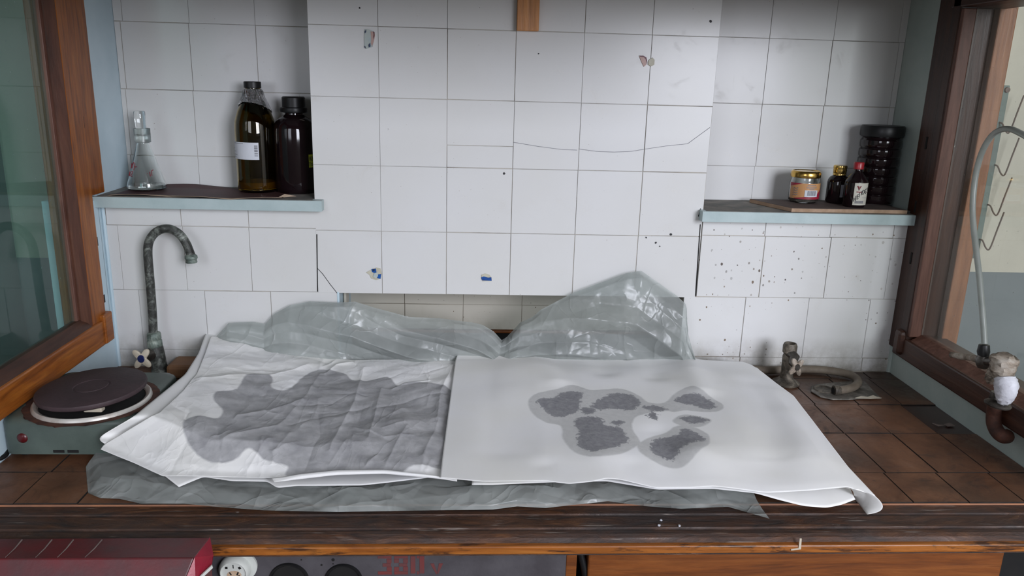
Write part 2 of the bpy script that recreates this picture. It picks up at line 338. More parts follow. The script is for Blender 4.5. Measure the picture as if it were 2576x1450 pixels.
def tube(bm,pts,r,seg=14,mi=0,caps=True):
    P=[Vector(p) for p in pts]; n=len(P); R=r if hasattr(r,'__len__') else [r]*n
    T=[(P[min(i+1,n-1)]-P[max(i-1,0)]).normalized() for i in range(n)]
    up=T[0].orthogonal().normalized(); rings=[]
    for i in range(n):
        up=(up-T[i]*up.dot(T[i])).normalized(); s=T[i].cross(up)
        rings.append([bm.verts.new(P[i]+(up*math.cos(2*PI*k/seg)+s*math.sin(2*PI*k/seg))*R[i]) for k in range(seg)])
    for a,b in zip(rings,rings[1:]):
        for k in range(seg): bm.faces.new((a[k],b[k],b[(k+1)%seg],a[(k+1)%seg])).material_index=mi
    if caps: bm.faces.new(rings[0]).material_index=mi; bm.faces.new(rings[-1][::-1]).material_index=mi
def lathe_o(name,prof,c,mat,parent=None,axis=(0,0,1),seg=40,wob=0):
    bm=bmesh.new(); lathe(bm,prof,c,axis,seg,wob=wob); return obj(name,bm,mat,parent,smooth=True)
def tube_o(name,pts,r,mat,parent=None,seg=14,sm=0):
    bm=bmesh.new(); tube(bm,catmull(pts,sm) if sm else pts,r,seg); return obj(name,bm,mat,parent,smooth=True)
def curved_patch(bm,cx,cy,R,a0,a1,z0,z1,mi=0,n=12,z0b=None,z1b=None,t=.0004):
    """a patch of label bent round a bottle; angles in degrees, 0 faces the front of the bench"""
    z0b=z0 if z0b is None else z0b; z1b=z1 if z1b is None else z1b; o=[]
    for rr in (R,R-t):
        lo=[];hi=[]
        for i in range(n+1):
            k=i/n; a=math.radians(a0+(a1-a0)*k); x=cx+rr*math.sin(a); y=cy-rr*math.cos(a)
            lo.append(bm.verts.new((x,y,z0+(z0b-z0)*k))); hi.append(bm.verts.new((x,y,z1+(z1b-z1)*k)))
        o.append((lo,hi))
    for i in range(n):
        bm.faces.new((o[0][0][i],o[0][0][i+1],o[0][1][i+1],o[0][1][i])).material_index=mi
        for k in (0,1): bm.faces.new((o[0][k][i],o[1][k][i],o[1][k][i+1],o[0][k][i+1])).material_index=mi
    for i in (0,n): bm.faces.new((o[0][0][i],o[0][1][i],o[1][1][i],o[1][0][i])).material_index=mi
def cstroke(bm,cx,cy,R,pts,w,mi=0):
    """a pen stroke on a bottle: pts = (angle in degrees, z)"""
    P=[(cx+R*math.sin(math.radians(a)),cy-R*math.cos(math.radians(a)),z) for a,z in pts]
    tube(bm,P,w,6,mi)
# -------- numpy noise for crumpled sheets
def vnoise(x,y,seed):
    r=np.random.RandomState(seed); T=r.rand(64,64)
    xi=np.floor(x).astype(int); yi=np.floor(y).astype(int); fx=x-xi; fy=y-yi
    fx=fx*fx*(3-2*fx); fy=fy*fy*(3-2*fy); g=lambda a,b:T[a%64,b%64]
    return (g(xi,yi)*(1-fx)+g(xi+1,yi)*fx)*(1-fy)+(g(xi,yi+1)*(1-fx)+g(xi+1,yi+1)*fx)*fy-.5
def crumple(x,y,seed,n=10,fmin=6,fmax=26,warp=.03,amp=1.,adir=None):
    """sharp creases: folded triangle waves of random direction, each in its own patches"""
    r=np.random.RandomState(seed); h=np.zeros_like(x)
    for k in range(n):
        a=r.uniform(0,PI) if adir is None else r.normal(adir[0],adir[1]); f=r.uniform(fmin,fmax)
        xx=x+warp*vnoise(x*4+k,y*4,seed+k*3); yy=y+warp*vnoise(x*4,y*4+k,seed+k*5+1)
        p=(xx*math.cos(a)+yy*math.sin(a))*f+r.uniform(0,9)
        tri=np.abs((p%1)-.5)*2-.5
        mask=np.clip(vnoise(x*5+k*7,y*5+k*3,seed+k+50)*3+.25,0,1)
        h+=tri*mask/f*6
    return h*amp/n
def grid_mesh(name,V,nu,nv,mats,parent=None,thick=0,attrs=None,smooth=True):
    me=bpy.data.meshes.new(name); idx=np.arange(nu*nv).reshape(nu,nv)
    q=np.stack([idx[:-1,:-1],idx[1:,:-1],idx[1:,1:],idx[:-1,1:]],-1).reshape(-1,4)
    me.from_pydata(V.reshape(-1,3).tolist(),[],q.tolist())
    if smooth: me.polygons.foreach_set('use_smooth',[True]*len(me.polygons))
    for k,a in (attrs or {}).items():
        at=me.attributes.new(k,'FLOAT','POINT'); at.data.foreach_set('value',a.reshape(-1).astype(np.float32))
    o=link(name,me,mats,parent)
    if thick: s=o.modifiers.new('thickness','SOLIDIFY'); s.thickness=thick; s.offset=-1
    return o
def resample(pts,n):
    P=np.array([list(p) for p in pts]); d=np.r_[0,np.cumsum(np.linalg.norm(np.diff(P,axis=0),axis=1))]; t=np.linspace(0,d[-1],n)
    return np.stack([np.interp(t,d,P[:,k]) for k in range(3)],-1)
def smooth1(A,it):
    for _ in range(it): A[1:-1]=.25*A[:-2]+.5*A[1:-1]+.25*A[2:]
    return A
def coons(left,right,front,back,nu,nv,sm=3):
    """left/right run front->back, front/back run left->right; (x px, y px, Z) triples already world points"""
    L=smooth1(resample(left,nv),sm);R=smooth1(resample(right,nv),sm);Fr=smooth1(resample(front,nu),sm);B=smooth1(resample(back,nu),sm)
    u=np.linspace(0,1,nu)[:,None,None]; v=np.linspace(0,1,nv)[None,:,None]
    return (1-u)*L[None]+u*R[None]+(1-v)*Fr[:,None]+v*B[:,None]-((1-u)*(1-v)*Fr[0]+u*(1-v)*Fr[-1]+(1-u)*v*B[0]+u*v*B[-1])
def W(l): return [onZ(x,y,z) for x,y,z in l]
def sdf(X,Y,poly):
    """signed distance (inside positive) to a polygon"""
    P=np.array(poly); d=np.full(X.shape,1e9); ins=np.zeros(X.shape,bool); n=len(P)
    for i in range(n):
        a=P[i]; b=P[(i+1)%n]; e=b-a; wx=X-a[0]; wy=Y-a[1]
        t=np.clip((wx*e[0]+wy*e[1])/(e@e+1e-12),0,1); d=np.minimum(d,np.hypot(wx-t*e[0],wy-t*e[1]))
        c=((a[1]>Y)!=(b[1]>Y))&(X<(b[0]-a[0])*(Y-a[1])/(b[1]-a[1]+1e-12)+a[0]); ins^=c
    return np.where(ins,d,-d)

# ================================================================== THE SETTING
ZB=.9            # bench top
ZP=1.086         # underside of the tiled panel
NY=.16           # back plane of the niches
XL,XR=-.925,.96
def tile_rows(bm,Y,rows,gap=.00038,tilt=.0022,mi=0,seed=1):
    r=random.Random(seed)
    for (z0,z1,xs) in rows:
        for xa,xb in zip(xs,xs[1:]):
            g=gap*r.choice((.35,.5,.7,1,1.5,2.0)); e=.0006; a=r.uniform(-tilt,tilt); b=r.uniform(-tilt,tilt); off=r.uniform(0,.0008)
            x0,x1,y0,y1=xa+g,xb-g,z0+g,z1-g; cx=(x0+x1)/2; cz=(y0+y1)/2
            def V(x,z,d): return bm.verts.new((x,Y-off+d+a*(x-cx)+b*(z-cz),z))
            f=[V(x0+e,y0+e,0),V(x1-e,y0+e,0),V(x1-e,y1-e,0),V(x0+e,y1-e,0)]; k=[V(x0,y0,.0012),V(x1,y0,.0012),V(x1,y1,.0012),V(x0,y1,.0012)]
            h=[V(x0,y0,.006),V(x1,y0,.006),V(x1,y1,.006),V(x0,y1,.006)]
            bm.faces.new(f).material_index=mi
            for i in range(4):
                j=(i+1)%4; bm.faces.new((f[i],k[i],k[j],f[j])).material_index=mi; bm.faces.new((k[i],h[i],h[j],k[j])).material_index=mi
def X_(x,y,Y): return onY(x,y,Y).x
def Z_(x,y,Y): return onY(x,y,Y).z
# --- back wall: two niches, the lower blocks at each side and the slot behind the panel
wb=empty('wall_back',(0,.2,.9)); struct(wb)
bm=bmesh.new(); TOP=2.1
zs=[Z_(400,y,NY) for y in (480,391,226,56)]+[Z_(400,-105,NY),TOP]
j1=[XL]+[X_(x,430,NY) for x in (332,500)]+[X_(657,430,NY),-.40]
j2=[XL]+[X_(x,300,NY) for x in (322,490)]+[X_(656,300,NY),-.40]
j3=[XL]+[X_(x,140,NY) for x in (310,480,646)]+[-.40]
j4=[XL]+[X_(x,30,NY) for x in (306,474,640)]+[-.40]
tile_rows(bm,NY,[(1.29,zs[1],j1),(zs[1],zs[2],j2),(zs[2],zs[3],j3),(zs[3],zs[4],j4),(zs[4],TOP,j4)],seed=3)
box(bm,XL-.02,-.40,NY+.0018,NY+.06,1.28,TOP,1)
obj('left_niche_tiles',bm,['tile','grout'],wb)
bm=bmesh.new()
zs=[Z_(1950,y,NY) for y in (505,420,263,97)]+[Z_(1950,-70,NY),TOP]
k0=[.40]+[X_(x,60,NY) for x in (1780,1940,2102,2266)]+[XR]
k1=[.40]+[X_(x,180,NY) for x in (1765,1927,2085,2252)]+[XR]
k2=[.40]+[X_(x,340,NY) for x in (1755,1909,2063,2228)]+[XR]
k3=[.40]+[X_(x,460,NY) for x in (1745,1894,2050,2210)]+[XR]
tile_rows(bm,NY,[(1.29,zs[1],k3),(zs[1],zs[2],k2),(zs[2],zs[3],k1),(zs[3],zs[4],k0),(zs[4],TOP,k0)],seed=4)
box(bm,.40,XR+.02,NY+.0018,NY+.06,1.28,TOP,1)
obj('right_niche_tiles',bm,['tile','grout'],wb)
# left lower block
bm=bmesh.new(); XE=-.404
za=[Z_(550,y,0) for y in (545,571,732)]; zc=Z_(450,880,0)
tile_rows(bm,0,[(za[1],1.287,[XL+.008]+[X_(x,550,0) for x in (455,625)]+[-.448]),
 (za[2],za[1],[XL+.006]+[X_(x,650,0) for x in (303,465,630)]+[-.448]),
 (zc,za[2],[XL+.004]+[X_(x,800,0) for x in (355,519,684)]+[XE]),
 (.9,zc,[XL+.002]+[X_(x,900,0) for x in (545,700)]+[XE])],seed=5)
box(bm,XL-.02,XE-.001,.0018,.17,.88,za[2]+.002,1); box(bm,XL-.02,-.448,.0018,.17,za[2]+.002,1.285,1)
obj('left_lower_tiles',bm,['tile','grout'],wb)
boxo('painted_return',XE-.0015,XE+.004,-.001,.17,.9,za[2]+.002,'paint_blue',wb,.001)
# right lower block
bm=bmesh.new(); XS=X_(1719,760,0)
zd=[Z_(2000,y,0) for y in (596,750,900)]
tile_rows(bm,0,[(zd[0],1.285,[.4515]+[X_(x,575,0) for x in (1926,2090,2250)]+[XR]),
 (zd[1],zd[0],[.4515]+[X_(x,670,0) for x in (1917,2082,2236)]+[XR]),
 (zd[2],zd[1],[XS]+[X_(x,820,0) for x in (1869,2027,2180)]+[XR]),
 (.9,zd[2],[XS]+[X_(x,915,0) for x in (1860,2168)]+[XR])],seed=6)
box(bm,XS+.001,XR+.02,.0018,.17,.88,zd[1]-.001,1); box(bm,.4525,XR+.02,.0018,.17,zd[1]-.001,1.283,1)
obj('right_lower_tiles',bm,['tile_speck','grout'],wb)
# slot behind the panel
bm=bmesh.new(); SY=.17
z1=Z_(1300,768,SY); zbm=Z_(1275,830,SY)
xs=[XE]+[X_(x,790,SY) for x in (1018,1165,1312,1462,1612)]+[XS+.02]
tile_rows(bm,SY,[(zbm,z1,xs),(z1,1.25,xs)],seed=9)
box(bm,XE-.03,XS+.04,SY+.0018,SY+.05,zbm,1.3,1)
obj('slot_tiles',bm,['tile_old','grout'],wb)
boxo('slot_strip',XE,XS+.02,SY-.006,SY+.02,zbm-.008,zbm-.001,'wood_cab',wb)
boxo('dark_opening',XE,XS+.02,SY+.015,SY+.05,.9,zbm-.008,'blackmatte',wb,0)
boxo('grey_mortar_column',XE+.006,X_(872,760,.05),.045,.09,1.03,1.083,'tile_old',wb,.002)
# soffits closing the tops of the blocks (under the shelves)
# --- side walls of the hood
NF=-.66
wl=empty('wall_left',(XL,-.3,.9)); struct(wl)
bm=bmesh.new(); box(bm,XL-.10,XL,-.015,NY+.05,.88,TOP); box(bm,XL-.10,XL-.0,NF,-.015,.88,.99); box(bm,XL-.10,XL,-.055,-.014,.98,1.30)
obj('painted_side',bm,'paint_blue',wl)
# small lighter fillet where paint meets the tiles
tube_o('paint_fillet',[(XL+.003,-.001,.9),(XL+.004,-.001,1.287)],.004,'paint_blue',wl,8)
for (x,y,s) in ((243,608,.010),(261,752,.009)):
    p=onX(x,y,XL); boxo('hinge_slot',XL-.003,XL+.0012,p.y-.004,p.y+.004,p.z-s,p.z+s,'blackmatte',wl,0)
wr=empty('wall_right',(XR,-.3,.9)); struct(wr)
bm=bmesh.new(); box(bm,XR,XR+.02,-.03,NY+.05,.88,TOP); box(bm,XR,XR+.09,NF,-.03,.88,.965)
obj('painted_side',bm,'paint_green',wr)
tube_o('paint_fillet',[(XR-.002,.0,.9),(XR-.002,.0,.975)],.006,'paint_green',wr,8)
# --- left glazed side: stile, rails, glazing beads, pane
w1=empty('window_1',(XL,-.35,.98)); struct(w1)
WX=XL+.012
def rail_y(name,xa,xb,y0,y1,z0,z1,mat,par,bv=.003): return boxo(name,xa,xb,y0,y1,z0,z1,mat,par,bv)
rail_y('window_frame',XL-.05,WX,-.058-.066,-.058,.985,TOP,'wood_left',w1)
boxo('window_frame',XL-.03,WX-.004,-.058,.010,1.313,TOP,'wood_left',w1,.003)
boxo('window_frame',XL-.05,WX+.006,NF,-.055,.983,1.040,'wood_left_y',w1,.004)
boxo('rail_end_block',XL-.02,WX+.010,-.088,-.050,.985,1.052,'wood_left_y',w1,.003)
boxo('window_frame',XL-.05,WX+.002,NF,-.1,1.93,TOP,'wood_left_y',w1,.003)
bm=bmesh.new(); prism(bm,[(WX+.002,NF,1.040),(WX-.016,NF,1.058),(WX-.03,NF,1.058),(WX-.03,NF,1.040)],(0,.54-.012,0)); obj('glazing_bead',bm,'wood_right_y',w1)
bm=bmesh.new(); prism(bm,[(WX,-.124,1.04),(WX-.014,-.142,1.04),(WX-.03,-.142,1.04),(WX-.03,-.124,1.04)],(0,0,.9)); obj('glazing_bead',bm,'wood_bead',w1)
boxo('glazing_bead',WX-.030,WX-.018,-.150,-.140,1.04,1.93,'wood_right_light',w1,.001)
boxo('pane',WX-.028,WX-.024,NF+.02,-.13,1.045,1.94,'pane_left',w1,0)
for (x,y,s) in ((208,308,.012),(222,463,.012)):
    p=onX(x,y,WX-.004); boxo('hinge_slot',WX-.008,WX-.0028,p.y-.004,p.y+.004,p.z-s,p.z+s,'blackmatte',w1,0)
# --- right glazed side
w2=empty('window_2',(XR,-.35,.96)); struct(w2)
VX=XR-.014
boxo('window_frame',VX,XR+.10,-.050,-.001,.972,TOP,'wood_right',w2,.003)
boxo('window_frame',VX+.004,XR+.02,-.003,.018,1.305,TOP,'wood_right',w2,.002)
boxo('window_frame',VX-.004,XR+.02,-.078,-.048,.972,TOP,'wood_right',w2,.003)
boxo('glazing_bead',VX-.002,XR+.012,-.088,-.076,1.02,1.755,'wood_right_light',w2,.002)
boxo('window_frame',VX-.006,XR+.09,NF,-.03,.962,1.012,'wood_right_y',w2,.004)
bm=bmesh.new(); prism(bm,[(VX+.001,NF,1.012),(XR+.012,NF,1.026),(XR+.03,NF,1.026),(XR+.03,NF,1.012)],(0,.572,0)); obj('glazing_bead',bm,'wood_right_light',w2)
boxo('rail_end_block',VX-.016,VX+.01,-.075,-.042,.968,1.03,'wood_right_y',w2,.010)
boxo('window_frame',VX-.004,XR+.09,NF,-.04,1.758,TOP,'wood_right_y',w2,.003)
boxo('pane',XR+.018,XR+.022,NF+.01,-.078,1.015,1.765,'pane_right',w2,0)
boxo('outer_stile',XR+.075,XR+.115,-.07,-.04,.99,1.80,'wood_outer',w2,.003)
for (x,y) in ((2331,360),(2303,520),(2292,650)):
    p=onX(x,y,VX); boxo('hinge_slot',VX-.001,VX+.003,p.y-.003,p.y+.003,p.z-.014,p.z+.014,'blackmatte',w2,0)
# --- canopy above the hood opening
cn=struct(empty('trim_1',(0,-.3,2.1)))
boxo('canopy_top',XL-.1,XR+.12,NF,NY+.06,TOP,TOP+.03,'paint_green',cn)
boxo('sash_header',XL-.1,XR+.12,NF-.03,NF,1.745,TOP+.03,'wood_cab',cn)
# --- the room
fl=struct(boxo('floor',-3.2,3.4,-4.5,.5,-.05,0,'floor',bevel=0))
struct(boxo('ceiling',-3.2,3.4,-4.5,.5,3.4,3.45,'ceiling',bevel=0))
rb=struct(empty('wall_far',(0,.42,0)))
zd_=Z_(2500,685,.40)
boxo('beige_upper',-3.2,3.4,.40,.45,zd_,3.4,'beige',rb,0); boxo('blue_grey_lower',-3.2,3.4,.398,.45,0,zd_,'bluegrey',rb,0)
struct(boxo('wall_far_left',-3.2,-3.15,-4.5,.4,0,3.4,'room_wall',bevel=0)); struct(boxo('wall_far_right',3.35,3.4,-4.5,.4,0,3.4,'room_wall',bevel=0))
wf=struct(empty('wall_front',(0,-4.45,0)))
for i,(a,b,c,d) in enumerate([(-3.2,3.4,0,1.4),(-3.2,3.4,3.25,3.4),(-3.2,-2.45,1.4,3.25),(-1.05,1.15,1.4,3.25),(2.95,3.4,1.4,3.25)]): boxo('wall_piece',a,b,-4.5,-4.4,c,d,'room_wall',wf,0)
for nm,a,b in (('window_3',1.15,2.95),('fill_opening',-2.45,-1.05)):  # the left opening is unseen, added to hold the fill lamp
    e=struct(empty(nm,((a+b)/2,-4.4,1.4)))
    for (p,q_,r_,s_) in ((a,a+.06,1.4,3.25),(b-.06,b,1.4,3.25),(a+.06,b-.06,1.4,1.46),(a+.06,b-.06,3.19,3.25),((a+b)/2-.02,(a+b)/2+.02,1.46,3.19)):
        boxo('window_frame',p,q_,-4.42,-4.36,r_,s_,'ceiling',e,.003)
gp=tag(boxo('partition_board',-1.38,-1.35,-1.0,.39,0,2.6,'green_wall',bevel=.002),'dark green board standing beyond the dusty left-hand glass','board')

# ================================================================== TILED PANEL
pn=thing('tiled_panel',(0,.02,ZP),'white tiled panel standing proud of the back wall between the two niches','panel')
bm=bmesh.new(); xs=[-.4495+.15*i for i in range(7)]
rows=[]
for i in range(5): rows.append((ZP+.15*i,ZP+.15*(i+1),xs))
zsplit=Z_(1210,367,0)
r2=rows[2]
rows[2]=(r2[0],r2[1],xs[:3]); 
rows+=[(r2[0],zsplit,xs[2:4]),(zsplit,r2[1],xs[2:4]),(r2[0],r2[1],xs[3:])]
rows+=[(ZP+.75,ZP+.9,xs),(ZP+.9,TOP-.001,xs)]
tile_rows(bm,0,rows,seed=11)
obj('tiling',bm,['tile'],pn)
boxo('backing',-.4495,.4505,.0018,.10,ZP+.001,TOP-.001,'grout',pn,0)
# broken corner crack, pen scratch
def wallline(name,pts,Y,w,mat,par):
    bm=bmesh.new()
    for a,b in zip(pts,pts[1:]):
        A=onY(*a,Y);B=onY(*b,Y);d=(B-A).normalized();n=Vector((-d.z,0,d.x))*w
        prism(bm,[A-n,B-n,B+n,A+n],(0,.0012,0))
    return obj(name,bm,mat,par)
wallline('crack',[(798,675),(812,690),(830,715),(848,738)],-.0018,.0005,'ink',pn)
wallline('side_gap',[(797,590),(798,675),(799,734)],-.0018,.0010,'blackmatte',pn)
wallline('side_gap',[(1762,565),(1757,640),(1750,745)],-.0018,.0009,'blackmatte',pn)
wallline('pencil_scratch',[(1291,358),(1350,368),(1410,376),(1452,378)],-.0018,.00045,'ink_grey',pn)
wallline('pencil_scratch',[(1456,375),(1500,381),(1545,383),(1590,381),(1619,376),(1680,367),(1730,362),(1760,340),(1786,321)],-.0018,.00045,'ink_grey',pn)
# fly-speck dots that stand out
for (x,y,r) in ((1268,437,3),(1688,590,3.2),(1650,611,2.5),(1788,54,3),(1626,598,2.2),(905,20,2),(1355,135,1.6),(1660,620,1.6)):
    bm=bmesh.new(); p=onY(x,y,-.0018); lathe(bm,[(0,0),(r*.0009,0.0001),(r*.0009,.0012)],p,(0,1,0),8,wob=.25); obj('fly_speck',bm,'ink',pn)
# sticker remnants
def remnant(label,layers,Y=-.0022):
    x0,y0=layers[0][1][0]; t=thing('sticker_remnant',onY(x0,y0,-.0005),label,'sticker','peeled sticker remnants on the central panel')
    for k,(mat,pts) in enumerate(layers):
        bm=bmesh.new(); yy=Y-.0005*k
        prism(bm,[onY(x,y,yy) for x,y in pts],(0,abs(yy),0)); 
        obj('backing_paper' if k==0 else 'torn_patch',bm,mat,t)
remnant('peeled pale blue and pink sticker remnant high on the left of the panel',[('stk_pale',[(917,74),(925,73),(941,79),(943,88),(940,104),(937,118),(921,123),(917,118),(916,95)]),
 ('stk_pink',[(932,79),(941,80),(943,88),(940,104),(936,117),(933,108),(934,95)]),('stk_dark',[(938,79),(942,81),(942,90),(940,100),(939,92),(940,86)]),
 ('stk_navy',[(917,80),(921,74),(921,80),(918,84)]),('stk_navy',[(927,113),(931,108),(932,117),(928,119)]),('stk_navy',[(917,115),(919,117),(920,122),(917,119)])])
remnant('torn pink and pale green sticker remnant high on the right of the panel',[('stk_pink',[(1608,141),(1618,140),(1626,144),(1628,151),(1626,163),(1620,168),(1615,158)]),
 ('stk_dark',[(1608,140),(1618,140),(1626,144),(1628,152),(1626,162),(1625,150),(1620,144),(1611,143)]),('stk_cream',[(1634,150),(1642,145),(1647,151),(1646,163),(1638,167),(1631,163),(1631,155)])])
remnant('ragged blue and cream sticker remnant at the lower left of the panel',[('stk_cream',[(921,686),(934,679),(946,674),(957,676),(960,690),(958,702),(946,705),(934,701),(930,692)]),
 ('stk_blue',[(934,678),(946,676),(947,686),(941,687),(936,685)]),('stk_navy',[(937,677),(943,677),(942,683),(937,683)]),('stk_blue',[(951,691),(959,690),(957,702),(949,700)]),('stk_pale',[(941,688),(950,685),(951,695),(946,701),(938,697)])])
remnant('small blue scrap of sticker at the lower middle of the panel',[('stk_cream',[(1211,692),(1221,689),(1231,692),(1237,700),(1237,708),(1214,708)]),('stk_blue',[(1211,698),(1217,696),(1228,699),(1236,698),(1237,707),(1214,706),(1211,702)])])
# wooden batten hanging down over the panel
bt=onY(1300,77,-.02)
tag(boxo('wooden_batten',bt.x,bt.x+.0475,-.022,-.0012,bt.z,TOP-.002,'wood_batten',bevel=.0015),'short orange wooden batten hanging down the top of the tiled panel','batten')

# ================================================================== SHELVES
def shelf(x0,x1,z,nx,label):
    t=thing('wall_shelf',((x0+x1)/2,0,z-.024),label,'shelf','painted shelves in the niches')
    bm=bmesh.new()
    box(bm,x0,x1,-.030,-.0025,z-.024,z); box(bm,max(x0,XL+.001),min(x1,XR-.001),-.0025,-.0021,z-.02,z)
    box(bm,nx[0],nx[1],-.0025,NY-.002,z-.010,z-.001)
    obj('board',bm,'paint_shelf',t,bevel=.0015)
    bm=bmesh.new(); box(bm,nx[0],nx[1],-.024,NY-.003,z-.0008,z+.0006); obj('grimy_top',bm,'dust_top',t)
    return t
ZL=1.308; ZR=1.301
shelf(-.932,-.428,ZL,(XL+.001,-.4505),'pale blue painted shelf board at the foot of the left niche')
shelf(.4405,.953,ZR,(.4515,XR-.001),'pale blue painted shelf board at the foot of the right niche')
wallline('side_gap',[(1757,545),(1763,525)],-.0018,.0008,'blackmatte',pn)

# ---- things on the left shelf
def curl_paper():
    nu,nv=80,24; u=np.linspace(0,1,nu)[:,None]; v=np.linspace(0,1,nv)[None,:]
    fx=[(300,485),(330,487),(420,489),(520,494),(620,500),(690,498),(712,497)]
    X0,X1=onZ(303,485,ZL).x,onZ(716,497,ZL).x
    x=X0+(X1-X0)*u+0*v; y=-.022+.012*np.sin(u*7)+(.150-(-.015))*v+.006*vnoise(u*9,0*u,3)
    z=ZL+.0014+.004*np.abs(np.sin(u*8+.5))*np.clip(1-v*5,0,1)**1.5+.006*np.clip(v-.82,0,1)/.18*np.abs(np.sin(u*5))
    y=np.minimum(y+0*z,NY-.006)
    V=np.stack([x,y+0*z,z],-1); t=thing('shelf_liner_paper',(X0,0,ZL),'maroon sheet of paper with tan curled edges lining the left shelf','paper')
    grid_mesh('sheet',V,nu,nv,'brownpaper_top',t,.0006)
    V2=np.stack([x[:,:3],y[:,:3]+0*z[:,:3]-.004-.0*u,z[:,:3]+.0006],-1); V2[:,0,2]-=.0008
    grid_mesh('tan_edge',V2,nu,3,'tanpaper',t,.0004)
    bm=bmesh.new(); a=onZ(698,498,ZL+.002);b=onZ(745,494,ZL+.002);c=onZ(716,489,ZL+.008)
    prism(bm,[a,b,c],(0,0,.0005)); obj('folded_corner',bm,'tanpaper',t)
curl_paper()
def bottle_pos(x,ybase,Z,R):   # the front of the foot is seen at ybase
    p=onZ(x,ybase,Z); return p.x,p.y+R
# flask
fx_,fy_=bottle_pos(352,484,ZL+.002,.043); fz=ZL+.0022
t=thing('conical_flask',(fx_,fy_,fz),'clear conical glass flask with a glass stopper at the left end of the left shelf','flask')
k=lambda y:onY(352,y,fy_).z-fz
R=.0435
prof=[(0,.0),(R*.8,0),(R*.97,.004),(R,.009),(R*.93,.020),(.014,k(362)),(.013,k(358)),(.013,k(340))]
inn=[(r-.0016 if r>.002 else 0,z+.0015 if z<.02 else z) for r,z in prof][::-1]
lathe_o('glass_body',prof+[(.0172,k(338)),(.0172,k(322)),(.0150,k(322)),(.0125,k(336))]+inn[1:],(fx_,fy_,fz),'glass',t)
lathe_o('ground_neck',[(.0135,k(359)),(.0175,k(357)),(.0178,k(323)),(.0155,k(322.5))],(fx_,fy_,fz),'frost',t)
sx=fx_-.004
lathe_o('stopper',[(0,k(350)),(.010,k(350)),(.011,k(322)),(.0118,k(320)),(.0118,k(300)),(.0125,k(282)),(.011,k(279)),(0,k(278.5))],(fx_-.002,fy_,fz),'glass',t,seg=12)
lathe_o('liquid',[(0,.003),(R*.93,.003),(R*.95,.009),(R*.92,.013),(0,.013)],(fx_,fy_,fz),'glass',t)
bm=bmesh.new()
def fr(z): return R*.93+(.014-R*.93)*((z-.020)/(k(362)-.020))+.0007
def fs(pts,w=.0009): tube(bm,[(fx_+fr(z)*math.sin(math.radians(a)),fy_-fr(z)*math.cos(math.radians(a)),fz+z) for a,z in pts],w,6)
a0=-38
fs([(a0-20,.062),(a0-8,.052),(a0+2,.066)]); fs([(a0+12,.064),(a0+10,.048)],.0008); fs([(a0+12,.056),(a0+24,.056)])
fs([(a0-16,.044),(a0-18,.034)]); fs([(a0-4,.044),(a0+4,.046),(a0+4,.040),(a0-4,.035),(a0+2,.034),(a0+8,.035)],.0007)
obj('marker_writing',bm,'ink_red',t); bm=bmesh.new(); fs([(26,.042),(28,.041)]); fs([(36,.045),(36,.035)],.0009); fs([(44,.047),(42,.036)],.0008); fs([(44,.047),(52,.049)])
obj('marker_writing',bm,'ink_red',t)
# olive bottle
R=.0465; gx,gy=bottle_pos(637,487,ZL+.002,R); gz=ZL+.0022
t=thing('glass_bottle',(gx,gy,gz),'tall olive glass bottle with black cap, foil collar and white barcode label','bottle','glass bottles on the left shelf')
k=lambda y:onY(637,y,gy).z-gz
prof=[(0,0),(R*.9,0),(R,.005),(R,k(325)),(R*.97,k(305)),(R*.82,k(280)),(R*.58,k(256)),(R*.42,k(240)),(.0175,k(228)),(.0175,k(218))]
inn=[(max(r-.003,0),z+(.004 if z<.01 else 0)) for r,z in prof][::-1]
lathe_o('glass_body',prof+inn,(gx,gy,gz),'glass_olive',t,seg=56)
lathe_o('cap',[(0,k(205)),(.018,k(205)),(.0195,k(207)),(.0195,k(221)),(.017,k(222)),(0,k(222))][::-1],(gx,gy,gz),'black',t)
lathe_o('sediment',[(0,.007),(R-.004,.007),(R-.004,k(455)),(R*.5,k(452)),(0,k(454))],(gx,gy,gz),'yellow_liquid',t,wob=.012)
bm=bmesh.new(); rr=[]
sg=56
profF=[(.0185,k(223)),(.019,k(229)),(R*.46,k(241)),(R*.62,k(256)),(R*.80,k(275))]
rings=[]
for ri,(r,z) in enumerate(profF):
    ring=[]
    for i in range(sg):
        a=2*PI*i/sg; zz=z
        if ri==len(profF)-1: zz=z+.012*math.cos(a*1.0)*0+.016*math.cos(a+.2)+.004*random.random(); 
        rad=r+.0010+.0034*random.random()*(ri>0)
        if ri==len(profF)-1: rad=np.interp(-zz,[-k(240),-k(256),-k(280),-k(305)],[R*.42,R*.58,R*.82,R*.97])+.001+.0015*random.random()
        ring.append(bm.verts.new((gx+rad*math.sin(a),gy-rad*math.cos(a),gz+zz)))
    rings.append(ring)
for a,b in zip(rings,rings[1:]):
    for i in range(sg): bm.faces.new((a[i],b[i],b[(i+1)%sg],a[(i+1)%sg]))
obj('foil_collar',bm,'foil',t)
bm=bmesh.new(); RL=R+.0008
za_,zb_=gz+k(397),gz+k(355)
curved_patch(bm,gx,gy,RL,-88,22,za_,zb_,0,24)
lab=obj('label',bm,'white_label',t)
bm=bmesh.new()
for z in (k(363),k(366),k(369),k(374),k(377),k(382)): curved_patch(bm,gx,gy,RL+.0004,10,19,gz+z-.0008,gz+z+.0006)
for z in (k(371.5),k(386),k(388)): curved_patch(bm,gx,gy,RL+.0004,10,19,gz+z-.0004,gz+z+.0002)
obj('barcode',bm,'ink',lab)
bm=bmesh.new(); r_=random.Random(3)
a=-62
while a<-22: 
    w_=r_.uniform(1,3); curved_patch(bm,gx,gy,RL+.0004,a,a+w_,gz+k(358.7),gz+k(357.4),0,2); a+=w_+.8
